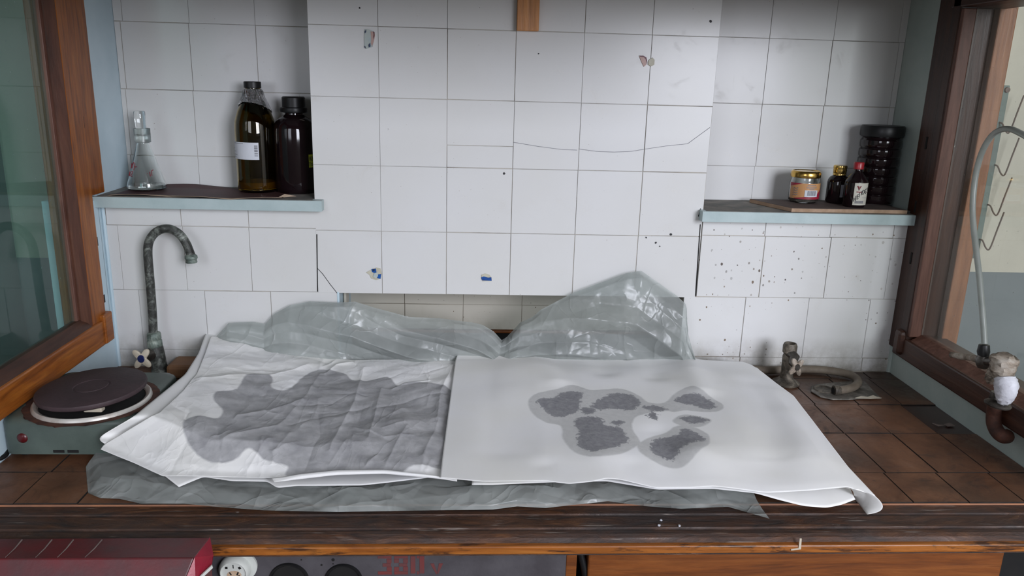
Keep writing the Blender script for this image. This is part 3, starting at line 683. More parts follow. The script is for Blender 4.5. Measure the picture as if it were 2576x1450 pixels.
for yy in (370,378,386,391.5): curved_patch(bm,gx,gy,RL+.0004,-74,-74+r_.uniform(10,30),gz+k(yy+.8),gz+k(yy),0,4)
obj('print',bm,'ink_grey',lab)
# dark bottle behind the panel edge
R=.049; dx_,dy_=bottle_pos(741,490,ZL+.001,R); dy_=.102; dz=ZL+.0012; dx_=onY(692,400,dy_).x+R
t=thing('glass_bottle',(dx_,dy_,dz),'black-brown glass bottle with a wide black screw cap beside the panel edge','bottle','glass bottles on the left shelf')
k=lambda y:onY(741,y,dy_).z-dz
lathe_o('glass_body',[(0,0),(R*.88,0),(R*.98,.006),(R,.012),(R,k(330)),(R*.97,k(316)),(R*.85,k(304)),(R*.6,k(294)),(.021,k(288)),(.020,k(280))],(dx_,dy_,dz),'blackglass',t,seg=48)
lathe_o('cap',[(.020,k(284)),(.031,k(282)),(.032,k(275)),(.031,k(271)),(.0265,k(269)),(.0265,k(246)),(.024,k(243)),(0,k(242.5))],(dx_,dy_,dz),'black',t)
bm=bmesh.new(); curved_patch(bm,dx_,dy_,R+.0006,48,80,dz+k(417),dz+k(385),0,10); st=obj('sticker',bm,'postit',t)
bm=bmesh.new()
zt=dz+k(390); zm=dz+k(400)
cs=lambda p,w=.0006:cstroke(bm,dx_,dy_,R+.0010,p,w)
cs([(50,zt),(50,zm)]);cs([(54,zt),(54,zm)]);cs([(50,(zt+zm)/2),(54,(zt+zm)/2)]);cs([(57,zt-.001),(60,zt),(60,zt-.004),(57,zm),(61,zm)])
cs([(50,dz+k(405)),(50,dz+k(413))]);cs([(48,dz+k(405)),(53,dz+k(405))]);cs([(55,dz+k(408)),(58,dz+k(406)),(58,dz+k(413)),(55,dz+k(411))])
obj('handwriting',bm,'ink',st)

# ---- things on the right shelf
bz=.0095; A_=[onZ(1966,514,ZR+bz),onZ(2234,514.5,ZR+bz),onZ(2206,506,ZR+bz),onZ(1921,495,ZR+bz)]
A_=[Vector((A_[0].x,-.020,0)),Vector((A_[1].x,-.016,0)),Vector((A_[2].x,.055,0)),Vector((A_[3].x-.012,.10,0))]
A_[2]=Vector((.905,.12,0)); A_[3]=Vector((.600,.118,0))
t=thing('fibreboard_offcut',(.75,.04,ZR+.001),'brown offcut of fibreboard lying on the right shelf under the jars','board')
bm=bmesh.new(); prism(bm,[(v.x,v.y,ZR+.001) for v in A_],(0,0,bz-.001)); obj('core',bm,'fibre_edge',t,bevel=.0008)
bm=bmesh.new(); c=sum(A_,Vector())/4; prism(bm,[((v.x-c.x)*.995+c.x,(v.y-c.y)*.98+c.y,ZR+bz) for v in A_],(0,0,.0006)); obj('face',bm,'fibre_top',t)
ZBd=ZR+bz+.0008
# jar
R=.0355; jx,jy=bottle_pos(2023,501,ZBd,R); jy=min(jy,.085); jz=ZBd; jx=onY(2025,460,jy).x
k=lambda y:onY(2025,y,jy).z-jz
base=k(499); kk=lambda y:(k(y)-base)*1.0
H=kk(419)
t=thing('glass_jar',(jx,jy,jz),'small glass jar with gold lid and peach label at the left of the board','jar')
prof=[(0,0),(R*.82,0),(R*.98,.006),(R,.012),(R,kk(452)),(R*.96,kk(446)),(R*.9,kk(441)),(R*.9,kk(432))]
lathe_o('glass_body',prof+[(max(r-.002,0),z+(.003 if z<.01 else 0)) for r,z in prof][::-1],(jx,jy,jz),'glass',t)
lathe_o('lid',[(R*.9,kk(437)),(R*.985,kk(436)),(R*1.01,kk(433)),(R*.99,kk(424)),(R*.93,kk(421)),(R*.88,kk(420)),(R*.86,kk(421.5)),(0,kk(421.5))],(jx,jy,jz),'gold',t)
lathe_o('contents',[(0,.004),(R*.86,.004),(R*.9,.010),(R*.9,.018),(0,.018)],(jx,jy,jz),'tray',t)
zt,zb0=jz+kk(449),jz+kk(488)
bm=bmesh.new(); curved_patch(bm,jx,jy,R+.0005,-85,60,zb0,zt,0,30); lb=obj('label',bm,'orange_label',t)
bm=bmesh.new(); z=lambda f:zb0+(zt-zb0)*f
curved_patch(bm,jx,jy,R+.0009,-85,-32,z(.76),z(1),0,12,z(.99),z(1)); curved_patch(bm,jx,jy,R+.0009,-60,60,z(0),z(.04),0,20,z(0),z(.36)); curved_patch(bm,jx,jy,R+.0009,34,60,z(0),z(.34),0,8,z(0),z(.66))
obj('crimson_band',bm,'crimson',lb)
bm=bmesh.new(); curved_patch(bm,jx,jy,R+.0013,-20,32,z(.16),z(.58),0,12); w_=obj('barcode_patch',bm,'white_label',lb)
bm=bmesh.new(); a=-10
r_=random.Random(4)
while a<22: w2_=r_.uniform(.8,3.4); curved_patch(bm,jx,jy,R+.0017,a,a+w2_,z(.24),z(.54),0,2); a+=w2_+r_.uniform(.8,2)
for f,b_,c_ in ((.9,-12,22),(.8,-16,26),(.74,-16,26),(.66,-4,16)): curved_patch(bm,jx,jy,R+.0010,b_,c_,z(f)-.0009,z(f)+.0003,0,6)
for i,f in enumerate((.2,.34,.48,.62)):
    cstroke(bm,jx,jy,R+.0008,[(-66,z(f)),(-60,z(f+.08)),(-52,z(f+.02)),(-46,z(f+.1))],.0008)
obj('print',bm,'ink_grey',lb)
# gold capped bottle
R=.0255; ax_,ay_=bottle_pos(2111,506,ZBd,R); ay_=.082; ax_=onY(2082,470,ay_).x+R
k=lambda y:onY(2108,y,ay_).z-ZBd; b0=k(503); kk=lambda y:k(y)-b0
t=thing('medicine_bottle',(ax_,ay_,ZBd),'small black medicine bottle with a gold screw cap, behind the red-capped one','bottle','medicine bottles on the right shelf')
lathe_o('glass_body',[(0,0),(R*.9,0),(R,.005),(R,kk(452)),(R*.95,kk(445)),(R*.8,kk(438)),(R*.55,kk(434)),(.012,kk(430))],(ax_,ay_,ZBd),'blackglass',t)
zz=[(.0155,kk(433)),(.0155,kk(430)),(.0148,kk(429)),(.0155,kk(427)),(.0152,kk(424)),(.016,kk(421)),(.0152,kk(418)),(.0162,kk(415)),(.0156,kk(410)),(.014,kk(408.5)),(0,kk(408.5))]
lathe_o('cap',zz,(ax_,ay_,ZBd),'gold',t)
bm=bmesh.new(); curved_patch(bm,ax_,ay_,R+.0005,-10,60,ZBd+kk(486),ZBd+kk(455),0,12); obj('label',bm,'ink_grey',t)
# red capped bottle
R=.0262; cx_,cy_=bottle_pos(2152,508,ZBd,R); cy_=.026; cx_=onY(2153,470,cy_).x
k=lambda y:onY(2153,y,cy_).z-ZBd; b0=k(506); kk=lambda y:k(y)-b0
t=thing('medicine_bottle',(cx_,cy_,ZBd),'dark medicine bottle with a red cap and white hand-lettered label','bottle','medicine bottles on the right shelf')
lathe_o('glass_body',[(0,0),(R*.9,0),(R,.005),(R,kk(447)),(R*.96,kk(441)),(R*.7,kk(430)),(R*.42,kk(420)),(.0085,kk(414)),(.0085,kk(408))],(cx_,cy_,ZBd),'blackglass',t)
lathe_o('cap',[(.009,kk(412)),(.0115,kk(411)),(.0118,kk(396)),(.0105,kk(394)),(0,kk(394))],(cx_,cy_,ZBd),'red_cap',t,seg=24)
zb0,zt=ZBd+kk(499),ZBd+kk(444); z=lambda f:zb0+(zt-zb0)*f
bm=bmesh.new(); curved_patch(bm,cx_,cy_,R+.0005,-32,52,z(0),z(1),0,20); lb=obj('label',bm,'label_cream',t)
bm=bmesh.new()
cs=lambda p,w=.0007:cstroke(bm,cx_,cy_,R+.0008,p,w)
cs([(-18,z(.88)),(-10,z(.68)),(-2,z(.88))],.0012); cs([(-12,z(.86)),(-10,z(.76))],.0009); cs([(-20,z(.60)),(4,z(.60))],.0011); cs([(4,z(.55)),(46,z(.58))],.0006)
obj('red_emblem',bm,'ink_red',lb)
bm=bmesh.new(); w1_=.0008
cs([(-28,z(.34)),(-27,z(.16))],w1_);cs([(-20,z(.42)),(-20,z(.20))],w1_);cs([(-28,z(.26)),(-19,z(.30))],w1_)
cs([(-9,z(.50)),(-15,z(.45)),(-13,z(.26)),(-7,z(.32))],w1_);cs([(-14,z(.36)),(-8,z(.41))],w1_)
cs([(-4,z(.36)),(-5,z(.56)),(6,z(.64)),(5,z(.46))],w1_)
cs([(15,z(.70)),(9,z(.66)),(8,z(.52)),(14,z(.48)),(20,z(.58)),(18,z(.70)),(15,z(.70))],w1_)
cs([(34,z(.74)),(26,z(.72)),(24,z(.58)),(30,z(.52)),(36,z(.62)),(30,z(.62))],w1_)
cs([(42,z(.80)),(41,z(.66))],w1_)
obj('handwriting',bm,'ink',lb)
bm=bmesh.new()
r_=random.Random(6); a=-22
while a<22: w2_=r_.uniform(.8,3); curved_patch(bm,cx_,cy_,R+.0008,a,a+w2_,z(.08),z(.2),0,2); a+=w2_+1
curved_patch(bm,cx_,cy_,R+.0008,10,44,z(.33),z(.345),0,6)
obj('barcode',bm,'ink_grey',lb)
# ribbed jar
R=.0480; ry_=.106; rx_=onY(2222,440,ry_).x; rx_=min(rx_,XR-R-.004)
rz=ZR+.0008
p0=onY(2218,510,ry_-R); 
H=onY(2230,316,ry_).z-rz
t=thing('plastic_jar',(rx_,ry_,rz),'tall black ribbed plastic jar with a wide screw lid in the right corner','jar')
n=7; prof=[(0,0),(R*.86,0),(R*.95,.006)]
hb=H*.84; z0_=.010
for i in range(n):
    a=z0_+(hb-z0_)*i/n; b=z0_+(hb-z0_)*(i+1)/n; d=(b-a)
    prof+=[(R*.925,a),(R*.99,a+d*.16),(R,a+d*.5),(R*.99,a+d*.84),(R*.925,b-.0005)]
prof+=[(R*.9,hb+.004),(R*.88,hb+.006)]
lathe_o('ribbed_body',prof,(rx_,ry_,rz),'blackglass',t,seg=56)
lathe_o('lid',[(R*.9,hb+.004),(R*1.03,hb+.006),(R*1.05,hb+.010),(R*1.05,H-.004),(R*1.0,H),(0,H)],(rx_,ry_,rz),'black',t,seg=56)

# ================================================================== BENCH
bn=thing('laboratory_bench',(0,-.33,0),'brown tiled laboratory bench with a dark grooved wooden edge along the front','bench')
bm=bmesh.new()
ys=[-.623,-.518,-.352,-.206,-.05,NY-.16-.002]
def btiles(bm,x0,x1,y0,y1,z,mi,g,a=0):
    e=.0008
    f=[bm.verts.new(p) for p in ((x0+g+e,y0+g+e,z),(x1-g-e,y0+g+e,z),(x1-g-e,y1-g-e,z),(x0+g+e,y1-g-e,z))]
    k_=[bm.verts.new(p) for p in ((x0+g,y0+g,z-.002),(x1-g,y0+g,z-.002),(x1-g,y1-g,z-.002),(x0+g,y1-g,z-.002))]
    bm.faces.new(f).material_index=mi
    for i in range(4): bm.faces.new((f[i],k_[i],k_[(i+1)%4],f[(i+1)%4])).material_index=1
rt=random.Random(2)
for r,(y0,y1) in enumerate(zip(ys,ys[1:])):
    off=[.674,.680,.678,.682,.690][r]; x=off-.10*20
    xs=[XL]+[off+.1*i for i in range(-20,5) if XL+.02<off+.1*i<XR-.02]+[XR]
    if r in (1,2): xs=[XL]+[off+.1*i*1.0 for i in range(-15,4) if XL+.02<off+.1*i<XR-.02]+[XR]
    for xa,xb in zip(xs,xs[1:]):
        mi=2 if (r==2 and xa>.86) else 0
        btiles(bm,xa,xb,y0,y1,ZB-(.001*rt.random()) -(.002 if mi==2 else 0),mi,.0005*rt.uniform(.5,1.8))
box(bm,XL-.01,XR+.01,-.620,.0,ZB-.03,ZB-.0028,1)
box(bm,XL-.01,XR+.01,-.623,-.6205,ZB-.010,ZB-.003,3)
obj('tiled_worktop',bm,['btile','bgrout','btile_dark','btile_edge'],bn)
# nosing profile with two grooves
NZ=ZB-.006
pr=[(-.623,NZ-.03),(-.623,NZ),(-.648,NZ),(-.650,NZ-.004),(-.656,NZ-.004),(-.658,NZ+.001),(-.690,NZ+.001),(-.692,NZ-.003),(-.697,NZ-.003),(-.699,NZ+.001),(-.708,NZ+.001),(-.715,NZ-.002),(-.719,NZ-.008),(-.719,NZ-.03)]
bm=bmesh.new(); prism(bm,[(-1.1,y,z) for y,z in pr],(2.25,0,0)); obj('wooden_nosing',bm,'wood_nosing',bn)
boxo('apron_board',-1.1,1.15,-.728,-.700,.8715,NZ-.0085,'wood_apron',bn,.002)
boxo('carcass',XL-.1,XR+.1,-.60,.15,.05,ZB-.031,'blackmatte',bn,0)
for x in (XL-.09,XR+.03):
    for y in (-.60,.05): boxo('foot',x,x+.05,y,y+.05,0,.05,'wood_cab',bn)
# ---- grey socket panel under the edge
PY=-.702
sp=thing('socket_panel',(-.3,PY,.70),'mottled grey electrical panel lettered 380 v under the bench edge','panel')
pe=onY(1424,1420,PY).x
boxo('plate',-.78,pe,PY,PY+.02,.70,.8655,'grey_panel',sp,.001)
def disc(name,c,r,dep,mat,par,seg=40): return lathe_o(name,[(0,dep),(r*.9,dep),(r,dep*.7),(r,0),(0,0)],c,mat,par,(0,-1,0),seg)
# white socket
sc_=onY(592,1424,PY); 
lathe_o('white_socket',[(0,0),(.0245,0),(.0245,.010),(.020,.016),(.0195,.0165),(.018,.013),(.0,.013)],(sc_.x+.001,PY,sc_.z-.003),'porcelain',sp,(0,-1,0))
so=[o for o in bpy.data.objects if o.name.startswith('white_socket')][-1]
lathe_o('rear_flange',[(0,0),(.0255,0),(.0255,.004),(0,.004)],(sc_.x+.009,PY,sc_.z+.001),'porcelain',so,(0,-1,0))
bm=bmesh.new(); prism(bm,[(sc_.x+.001+.011*math.cos(a)+.001*random.random(),PY-.0132,sc_.z-.008+.007*math.sin(a)+.001*random.random()) for a in np.linspace(0,2*PI,14)[:-1]],(0,-.0004,0)); obj('scorch_mark',bm,'scorch',so)
bm=bmesh.new(); cx0,cz0=sc_.x+.001,sc_.z-.003; Yp=PY-.0137
def slit(x,z,w,h,rot=0):
    c_,s_=math.cos(rot),math.sin(rot); prism(bm,[(cx0+x+a*c_-b*s_,Yp,cz0+z+a*s_+b*c_) for a,b in ((-w,-h),(w,-h),(w,h),(-w,h))],(0,.0005,0))
slit(0,.0105,.0006,.003); slit(-.0105,.0085,.0018,.0018); slit(.0095,.008,.0018,.002,.5); slit(-.005,-.002,.001,.0028,.5); slit(.006,-.002,.0012,.0030,-.4); slit(.008,-.006,.0012,.0012,.3); slit(0,-.0145,.006,.0008)
obj('contact_slots',bm,'blackmatte',so)
for x,y,rz_ in ((727,1452,.0315),(864,1452,.030)):
    c=onY(x,y,PY)
    ring=lathe_o('black_socket',[(rz_*.82,.0005),(rz_*.90,.004),(rz_*.97,.004),(rz_*1.0,.0)],(c.x,PY,c.z-.006),'black',sp,(0,-1,0))
    lathe_o('socket_well',[(0,.001),(rz_*.86,.001)],(c.x,PY,c.z-.006),'blackmatte',ring,(0,-1,0))
# stencil lettering 380 v
bm=bmesh.new()
def seg_(x0,x1,z0,z1): box(bm,x0,x1,PY-.0006,PY+.0002,z0,z1)
l0=onY(950,1398,PY); l1=onY(1105,1450,PY); u=onY(1074,1410,PY).x-l0.x
zt=l0.z; h=.0345; cw=u/3*.84; st_=.0075
def digit(x,parts):
    for p in parts:
        if p=='t': seg_(x,x+cw,zt-.0055,zt)
        if p=='m': seg_(x+cw*.35,x+cw*.95,zt-h/2-.003,zt-h/2+.003)
        if p=='b': seg_(x,x+cw,zt-h,zt-h+.0055)
        if p=='ru': seg_(x+cw-st_,x+cw,zt-h/2+.0035,zt-.0065)
        if p=='rl': seg_(x+cw-st_,x+cw,zt-h+.0065,zt-h/2-.0035)
        if p=='lu': seg_(x,x+st_,zt-h/2+.0035,zt-.0065)
        if p=='ll': seg_(x,x+st_,zt-h+.0065,zt-h/2-.0035)
        if p=='R': seg_(x+cw-st_,x+cw,zt-h+.0015,zt-.0015)
        if p=='L': seg_(x,x+st_,zt-h+.0015,zt-.0015)
        if p=='t2': seg_(x+cw*.45,x+cw*.62,zt-.0055,zt)
        if p=='b2': seg_(x+cw*.45,x+cw*.62,zt-h,zt-h+.0055)
digit(l0.x,['t','m','b','ru','rl']); digit(l0.x+u/3,['t','m','b','ru','rl','lu','ll']); digit(l0.x+2*u/3,['L','R','t2','b2'])
vx=onY(1082,1425,PY).x; vz=onY(1082,1418,PY).z
prism(bm,[(vx,PY-.0006,vz),(vx+.006,PY-.0006,vz),(vx+.0115,PY-.0006,vz-.018),(vx+.010,PY-.0006,vz-.020)],(0,.0008,0))
prism(bm,[(vx+.014,PY-.0006,vz),(vx+.0205,PY-.0006,vz),(vx+.0125,PY-.0006,vz-.020),(vx+.0115,PY-.0006,vz-.015)],(0,.0008,0))
obj('stencilled_lettering',bm,'stencil',sp)
for x,y,r in ((758,1409,.0012),(838,1409,.0026),(809,1422,.0016),(838,1419,.0012)):
    p=onY(x,y,PY); lathe_o('drilled_hole',[(0,.0006),(r,.0006),(r,0)],(p.x,PY,p.z),'blackmatte',sp,(0,-1,0),10)
# cabinet front, cable
cb=thing('cabinet_front',(.45,PY,.4),'orange-brown wooden cabinet front under the right half of the bench edge','cabinet')
c0=onY(1476,1430,-.69).x; c1=onY(2508,1430,-.69).x
boxo('post',pe+.001,onY(1449,1430,-.69).x,-.695,-.66,.3,.8655,'wood_cab',cb,.001)
boxo('drawer_face',c0,c1,-.700,-.67,.35,.8655,'wood_cab',cb,.003)
tag(tube_o('black_cable',[(onY(1456,1395,-.68).x,-.685,.8655),(onY(1458,1415,-.68).x,-.689,.845),(onY(1468,1440,-.68).x,-.691,.815),(onY(1474,1470,-.68).x,-.688,.77)],.0055,'black',sm=6),'black cable hanging down between the grey panel and the cabinet front','cable')
# right lower corner dark object
# ---- red box
rb_=thing('red_metal_box',(-.65,-.80,.75),'chipped dark red metal box projecting at the lower left corner','box')
pa=onY(0,1358,-.735); pb=onY(531,1356,-.735)
zt_=pb.z; 
bm=bmesh.new()
Xr=pb.x; fl_=.80
# top slab slopes down towards the viewer; right side angled inwards
TF=onY(488,1404,-.80); LF=onY(462,1465,-.818); E1=onY(537,1398,-.757); E2=onY(532,1430,-.785); E3=onY(492,1466,-.812)
bm=bmesh.new()
pr_=[(-.732,zt_),(TF.y,TF.z),(LF.y,LF.z),(LF.y,LF.z-.1),(-.732,LF.z-.1)]
xr_=[Xr-.003,TF.x,LF.x,LF.x,Xr-.003]
A1=[bm.verts.new((x,y,z)) for x,(y,z) in zip(xr_,pr_)]; A0=[bm.verts.new((-1.0,y,z)) for y,z in pr_]
bm.faces.new(A1); bm.faces.new(A0[::-1])
for i in range(5): bm.faces.new((A0[i],A0[(i+1)%5],A1[(i+1)%5],A1[i]))
obj('lid',bm,'red_paint',rb_,bevel=.002)
bm=bmesh.new(); P_=[Vector((Xr-.002,-.733,zt_+.0005)),E1,E2,E3,LF+Vector((.001,0,0)),TF+Vector((.001,0,.0005))]
prism(bm,P_,(-.0015,.004,-.001)); obj('side_flap',bm,'red_paint_side',rb_)
bm=bmesh.new(); prism(bm,[E2+Vector((.001,0,.004)),E2+Vector((.002,0,0)),E3+Vector((.002,0,-.001)),E3+Vector((0,0,.002))],(-.001,.003,0)); obj('pale_edge',bm,'porcelain',rb_)
nn_=Vector((0,-(zt_-TF.z),-(-.732-TF.y))).normalized(); nn_=Vector((0,(TF.z-zt_),(-.732-TF.y)*-1)).normalized()
def onlid(x,y):
    d=ray(x,y); n=Vector((0,-(zt_-TF.z),(-.732-TF.y))); n=Vector((0,n.y,n.z)); P0=Vector((0,-.732,zt_)); k=(P0-CAM).dot(n)/d.dot(n); return CAM+d*k+n.normalized()*.0003
for x0,x1 in ((55,14),(130,90),(184,145),(256,214)):
    tube_o('long_scratch',[onlid(x0,1360),onlid((x0+x1)/2+2,1382),onlid(x1,1403)],[.0013,.0010,.0005],'scratch',rb_,5)
boxo('body',-1.0,Xr-.03,-.86,-.735,.3,zt_-.10,'red_paint',rb_,.002)

# ================================================================== TAPS
# left swan-neck tap
Y0=-.045
tx=onY(383,700,Y0)
t=thing('swan_neck_tap',(onZ(400,935,ZB).x,Y0,ZB),'corroded grey swan-neck water tap standing at the left wall','tap')
Q=lambda x,y,Y=Y0:onY(x,y,Y)
neck=[Q(386,850),Q(384,800),Q(380,740),Q(375,680),Q(372,640),Q(374,612),Q(387,589),Q(408,577),Q(430,577),Q(452,590),Q(468,612),Q(478,636),Q(481,645)]
tube_o('swan_neck',neck,.0096,'verd',t,16,6)
a=Q(480,640);b=Q(482,661)
lathe_o('outlet_nut',[(.0095,0),(.0135,.004),(.0140,.009),(.0118,.012),(.0125,.018),(.0122,(a-b).length),(.009,(a-b).length)],a,'verd_pale',t,b-a,20)
a=Q(387,840);
lathe_o('union_nut',[(.010,.036),(.0145,.034),(.0165,.030),(.0165,.022),(.0145,.018),(.0175,.014),(.0175,.004),(.015,.0)],(a.x+.0,Y0,a.z-.032),'verd_pale',t,seg=8)
bb=Q(391,875)
tube_o('valve_body',[(bb.x+.006,Y0,ZB),(bb.x+.005,Y0,ZB+.02),(bb.x+.003,Y0,bb.z-.02),(bb.x,Y0,bb.z),(bb.x-.001,Y0,a.z-.028)],[.021,.0165,.0165,.0170,.013],'verd',t,18)
hp=Q(358,902,Y0-.04)
tube_o('valve_stem',[(bb.x,Y0,bb.z-.012),(bb.x-.012,Y0-.018,bb.z-.013),((hp.x+bb.x)/2-.003,Y0-.03,(hp.z+bb.z)/2-.004),(hp.x+.001,Y0-.040,hp.z)],[.014,.015,.010,.006],'bell',t,16)
def cross_handle(name,c,ax,r,mat,par,rot=.6,cap=None,thick=.007):
    ax=Vector(ax).normalized(); bm=bmesh.new(); q=Vector((0,0,1)).rotation_difference(ax); n=32; ra=[];
    outl=[]
    for i in range(n*2):
        a=2*PI*i/(n*2)+rot; rad=r*(.42+.58*abs(math.cos(2*(a-rot)))**2.2); outl.append((rad*math.cos(a),rad*math.sin(a)))
    lay=[(.80,-thick*.5),(1,-thick*.2),(1,thick*.25),(.82,thick*.5)]
    rings=[[bm.verts.new(Vector(c)+q@Vector((x*s,y*s,z))) for x,y in outl] for s,z in lay]
    for A,B in zip(rings,rings[1:]):
        for i in range(len(A)): bm.faces.new((A[i],B[i],B[(i+1)%len(A)],A[(i+1)%len(A)]))
    bm.faces.new(rings[0]); bm.faces.new(rings[-1][::-1])
    h=obj(name,bm,mat,par,smooth=True)
    if cap: lathe_o('index_cap',[(0,.0022),(r*.28,.002),(r*.33,0)],Vector(c)+ax*(thick*.5),cap,h,ax,20)
    return h
cross_handle('cross_handle',(hp.x,hp.y-.002,hp.z),(-.25,-1,.15),.0275,'bone',t,.70,'blue_cap')
# right tap, no spout
Y1=-.085; rb0=onZ(1987,970,ZB); 
t=thing('bench_tap',(rb0.x,Y1,ZB),'short grimy bench tap without a spout at the right rear','tap')
zt_=onY(1980,864,Y1).z; cx1=onY(1983,910,Y1).x
lathe_o('tap_body',[(0,0),(.030,0),(.032,.004),(.022,.010),(.0155,.016),(.0140,.03),(.0145,zt_-ZB-.032),(.0125,zt_-ZB-.026),(.0160,zt_-ZB-.022),(.0165,zt_-ZB-.006),(.0140,zt_-ZB),(.0115,zt_-ZB),(.0105,zt_-ZB-.012),(0,zt_-ZB-.014)],(cx1,Y1,ZB),'grime_metal',t,seg=28)
hp=onY(2003,924,Y1-.045)
tube_o('valve_stem',[(cx1,Y1-.006,hp.z+.020),(cx1+.006,Y1-.018,hp.z+.014),(hp.x-.003,Y1-.03,hp.z+.004),(hp.x,Y1-.044,hp.z)],[.0125,.0115,.009,.007],'bell',t,14)
cross_handle('cross_handle',(hp.x,hp.y,hp.z),(.45,-1,.1),.025,'plaster',t,.95,'bell')

# brown hose and grey plate
h0=[onZ(x,y,ZB+.011) for x,y in ((1870,928),(1930,933),(2000,931),(2060,932),(2110,938),(2145,948),(2158,962),(2148,975),(2125,982),(2106,984))]
h0=[Vector((p.x,min(p.y,-.014),ZB+.0125)) for p in h0]
tag(tube_o('rubber_hose',h0,[.0095]*(9*6)+[.0095],'hose',sm=6),'brown rubber hose lying curled along the foot of the right wall','hose')
hh=bpy.data.objects['rubber_hose']
lathe_o('hose_end',[(.0075,0),(.0115,.001),(.0118,.012),(.0095,.016)],h0[-1]+Vector((-.010,-.001,0)),'grime_metal',hh,(1,.05,0),20)
lathe_o('hose_bore',[(0,.0),(.0078,.0)],h0[-1]+Vector((-.0105,-.001,0)),'blackmatte',hh,(1,.05,0),20)
t=thing('drain_plate',(onZ(2120,985,ZB).x,-.14,ZB),'soiled grey metal drain plate with an oval end under the hose','plate')
bm=bmesh.new(); pts=[onZ(x,y,ZB) for x,y in ((2180,1005),(2135,1008),(2095,1008),(2062,1001),(2040,988),(2040,976),(2056,970),(2085,967),(2140,962),(2175,962),(2195,985),(2216,1005))]
prism(bm,[(p.x,p.y,ZB+.0005) for p in pts],(0,0,.003)); obj('plate',bm,'tray',t,bevel=.001)
c=onZ(2072,984,ZB); lathe_o('drain_ring',[(0,.0036),(.017,.0036),(.019,.006),(.022,.006),(.024,.0036)],(c.x,c.y,ZB),'grime_metal',t)
bm=bmesh.new(); zz=[(2150,1006),(2165,1001),(2182,1003),(2196,999),(2205,1003),(2218,1006),(2190,1008)]
prism(bm,[(lambda p:(p.x,p.y,ZB+.0037))(onZ(x,y,ZB)) for x,y in zz],(0,0,.0006)); obj('pale_flake',bm,'bone',t)
# flakes of debris on the dark tile
for lab_,zz in (('small pale paint flake lying on the dark bench tile at right',[(2375,1069),(2388,1065),(2396,1069),(2402,1073),(2384,1074)]),('thin pale splinter lying on the bench tiles at right',[(2345,1066),(2362,1070),(2376,1071),(2360,1073)])):
    bm=bmesh.new(); prism(bm,[(lambda p:(p.x,p.y,ZB+.0002))(onZ(x,y,ZB)) for x,y in zz],(0,0,.0010)); tag(obj('paint_flake',bm,'scratch'),lab_,'debris')
# ---- valve with tape at the right side wall
TX=.905
V_=lambda x,y,X=TX:onX(x,y,X)
vb=V_(2515,935)
t=thing('gas_valve',(TX,vb.y,V_(2515,1012).z),'plaster-caked gas valve wrapped in white tape in front of the right-hand rail','valve')
def lump(name,pts,rad,mat,par,am=.12,seg=20,seed=1):
    P=catmull(pts,6); n=len(P); rr=np.interp(np.linspace(0,1,n),np.linspace(0,1,len(rad)),rad)
    bm=bmesh.new(); tube(bm,P,list(rr),seg); r_=random.Random(seed)
    for v in bm.verts: v.co+=Vector((r_.uniform(-1,1),r_.uniform(-1,1),r_.uniform(-1,1)))*am*rr.mean()
    return obj(name,bm,mat,par,smooth=True)
lump('plaster_head',[V_(2530,893),V_(2525,915),V_(2518,945)],[.012,.0225,.0245,.023,.022,.021,.015],'plaster',t,.10,22,3)
lump('plaster_head',[V_(2520,936),V_(2512,952),V_(2512,966)],[.016,.0225,.0215,.018],'plaster',t,.10,22,5)
lump('tape_wrap',[V_(2528,950),V_(2531,975),V_(2527,1000),V_(2519,1012)],[.018,.0205,.0185,.014,.008],'tape',t,.07,22,4)
lathe_o('bell_collar',[(.0,.012),(.006,.012),(.008,.006),(.020,.0008),(.0235,-.002),(.0225,-.005),(.014,-.003),(0,-.003)],V_(2511,1014),'bell',t,(.05,-.05,1),30)
lathe_o('neck_nut',[(0,.016),(.008,.016),(.009,.008),(.009,0),(0,0)],V_(2502,1000)-Vector((0,0,.005)),'bell',t,(0,0,1),6)
tube_o('elbow_pipe',[V_(2503,1018,.925),V_(2500,1040,.93),V_(2500,1065,.93),V_(2508,1085,.93),V_(2522,1098,.93),V_(2536,1098,.945)],[.0135]*30+[.0125],'rust',t,16,6)
tube_o('side_arm',[V_(2506,912),V_(2488,910),V_(2466,907)],[.009,.008,.011],'bell',t,14)
lathe_o('union_block',[(0,-.013),(.009,-.013),(.0125,-.006),(.0135,.004),(.011,.012),(0,.012)],V_(2474,910),'bell',t,(0,0,1),16)
tube_o('hose_barb',[V_(2462,905),V_(2440,900),V_(2420,898),V_(2400,894),V_(2394,893)],[.0075,.0062,.0068,.0056,.0062],'plaster',t,12)
tube_o('rubber_sleeve',[V_(2474,902),V_(2474,885),V_(2476,868)],[.009,.0115,.0095],'black',t,14)
tag(tube_o('gas_tubing',[V_(2477,866),V_(2474,820),V_(2470,770),V_(2464,700),V_(2457,640),V_(2450,580),V_(2447,520),V_(2453,450),V_(2466,395),V_(2484,357),V_(2505,333),V_(2532,324),V_(2560,332),V_(2600,360),V_(2640,430),V_(2650,520)],.0056,'hose_clear',seg=12,sm=5),'cloudy tubing rising from the taped valve and looping over beside the right glass','tube')

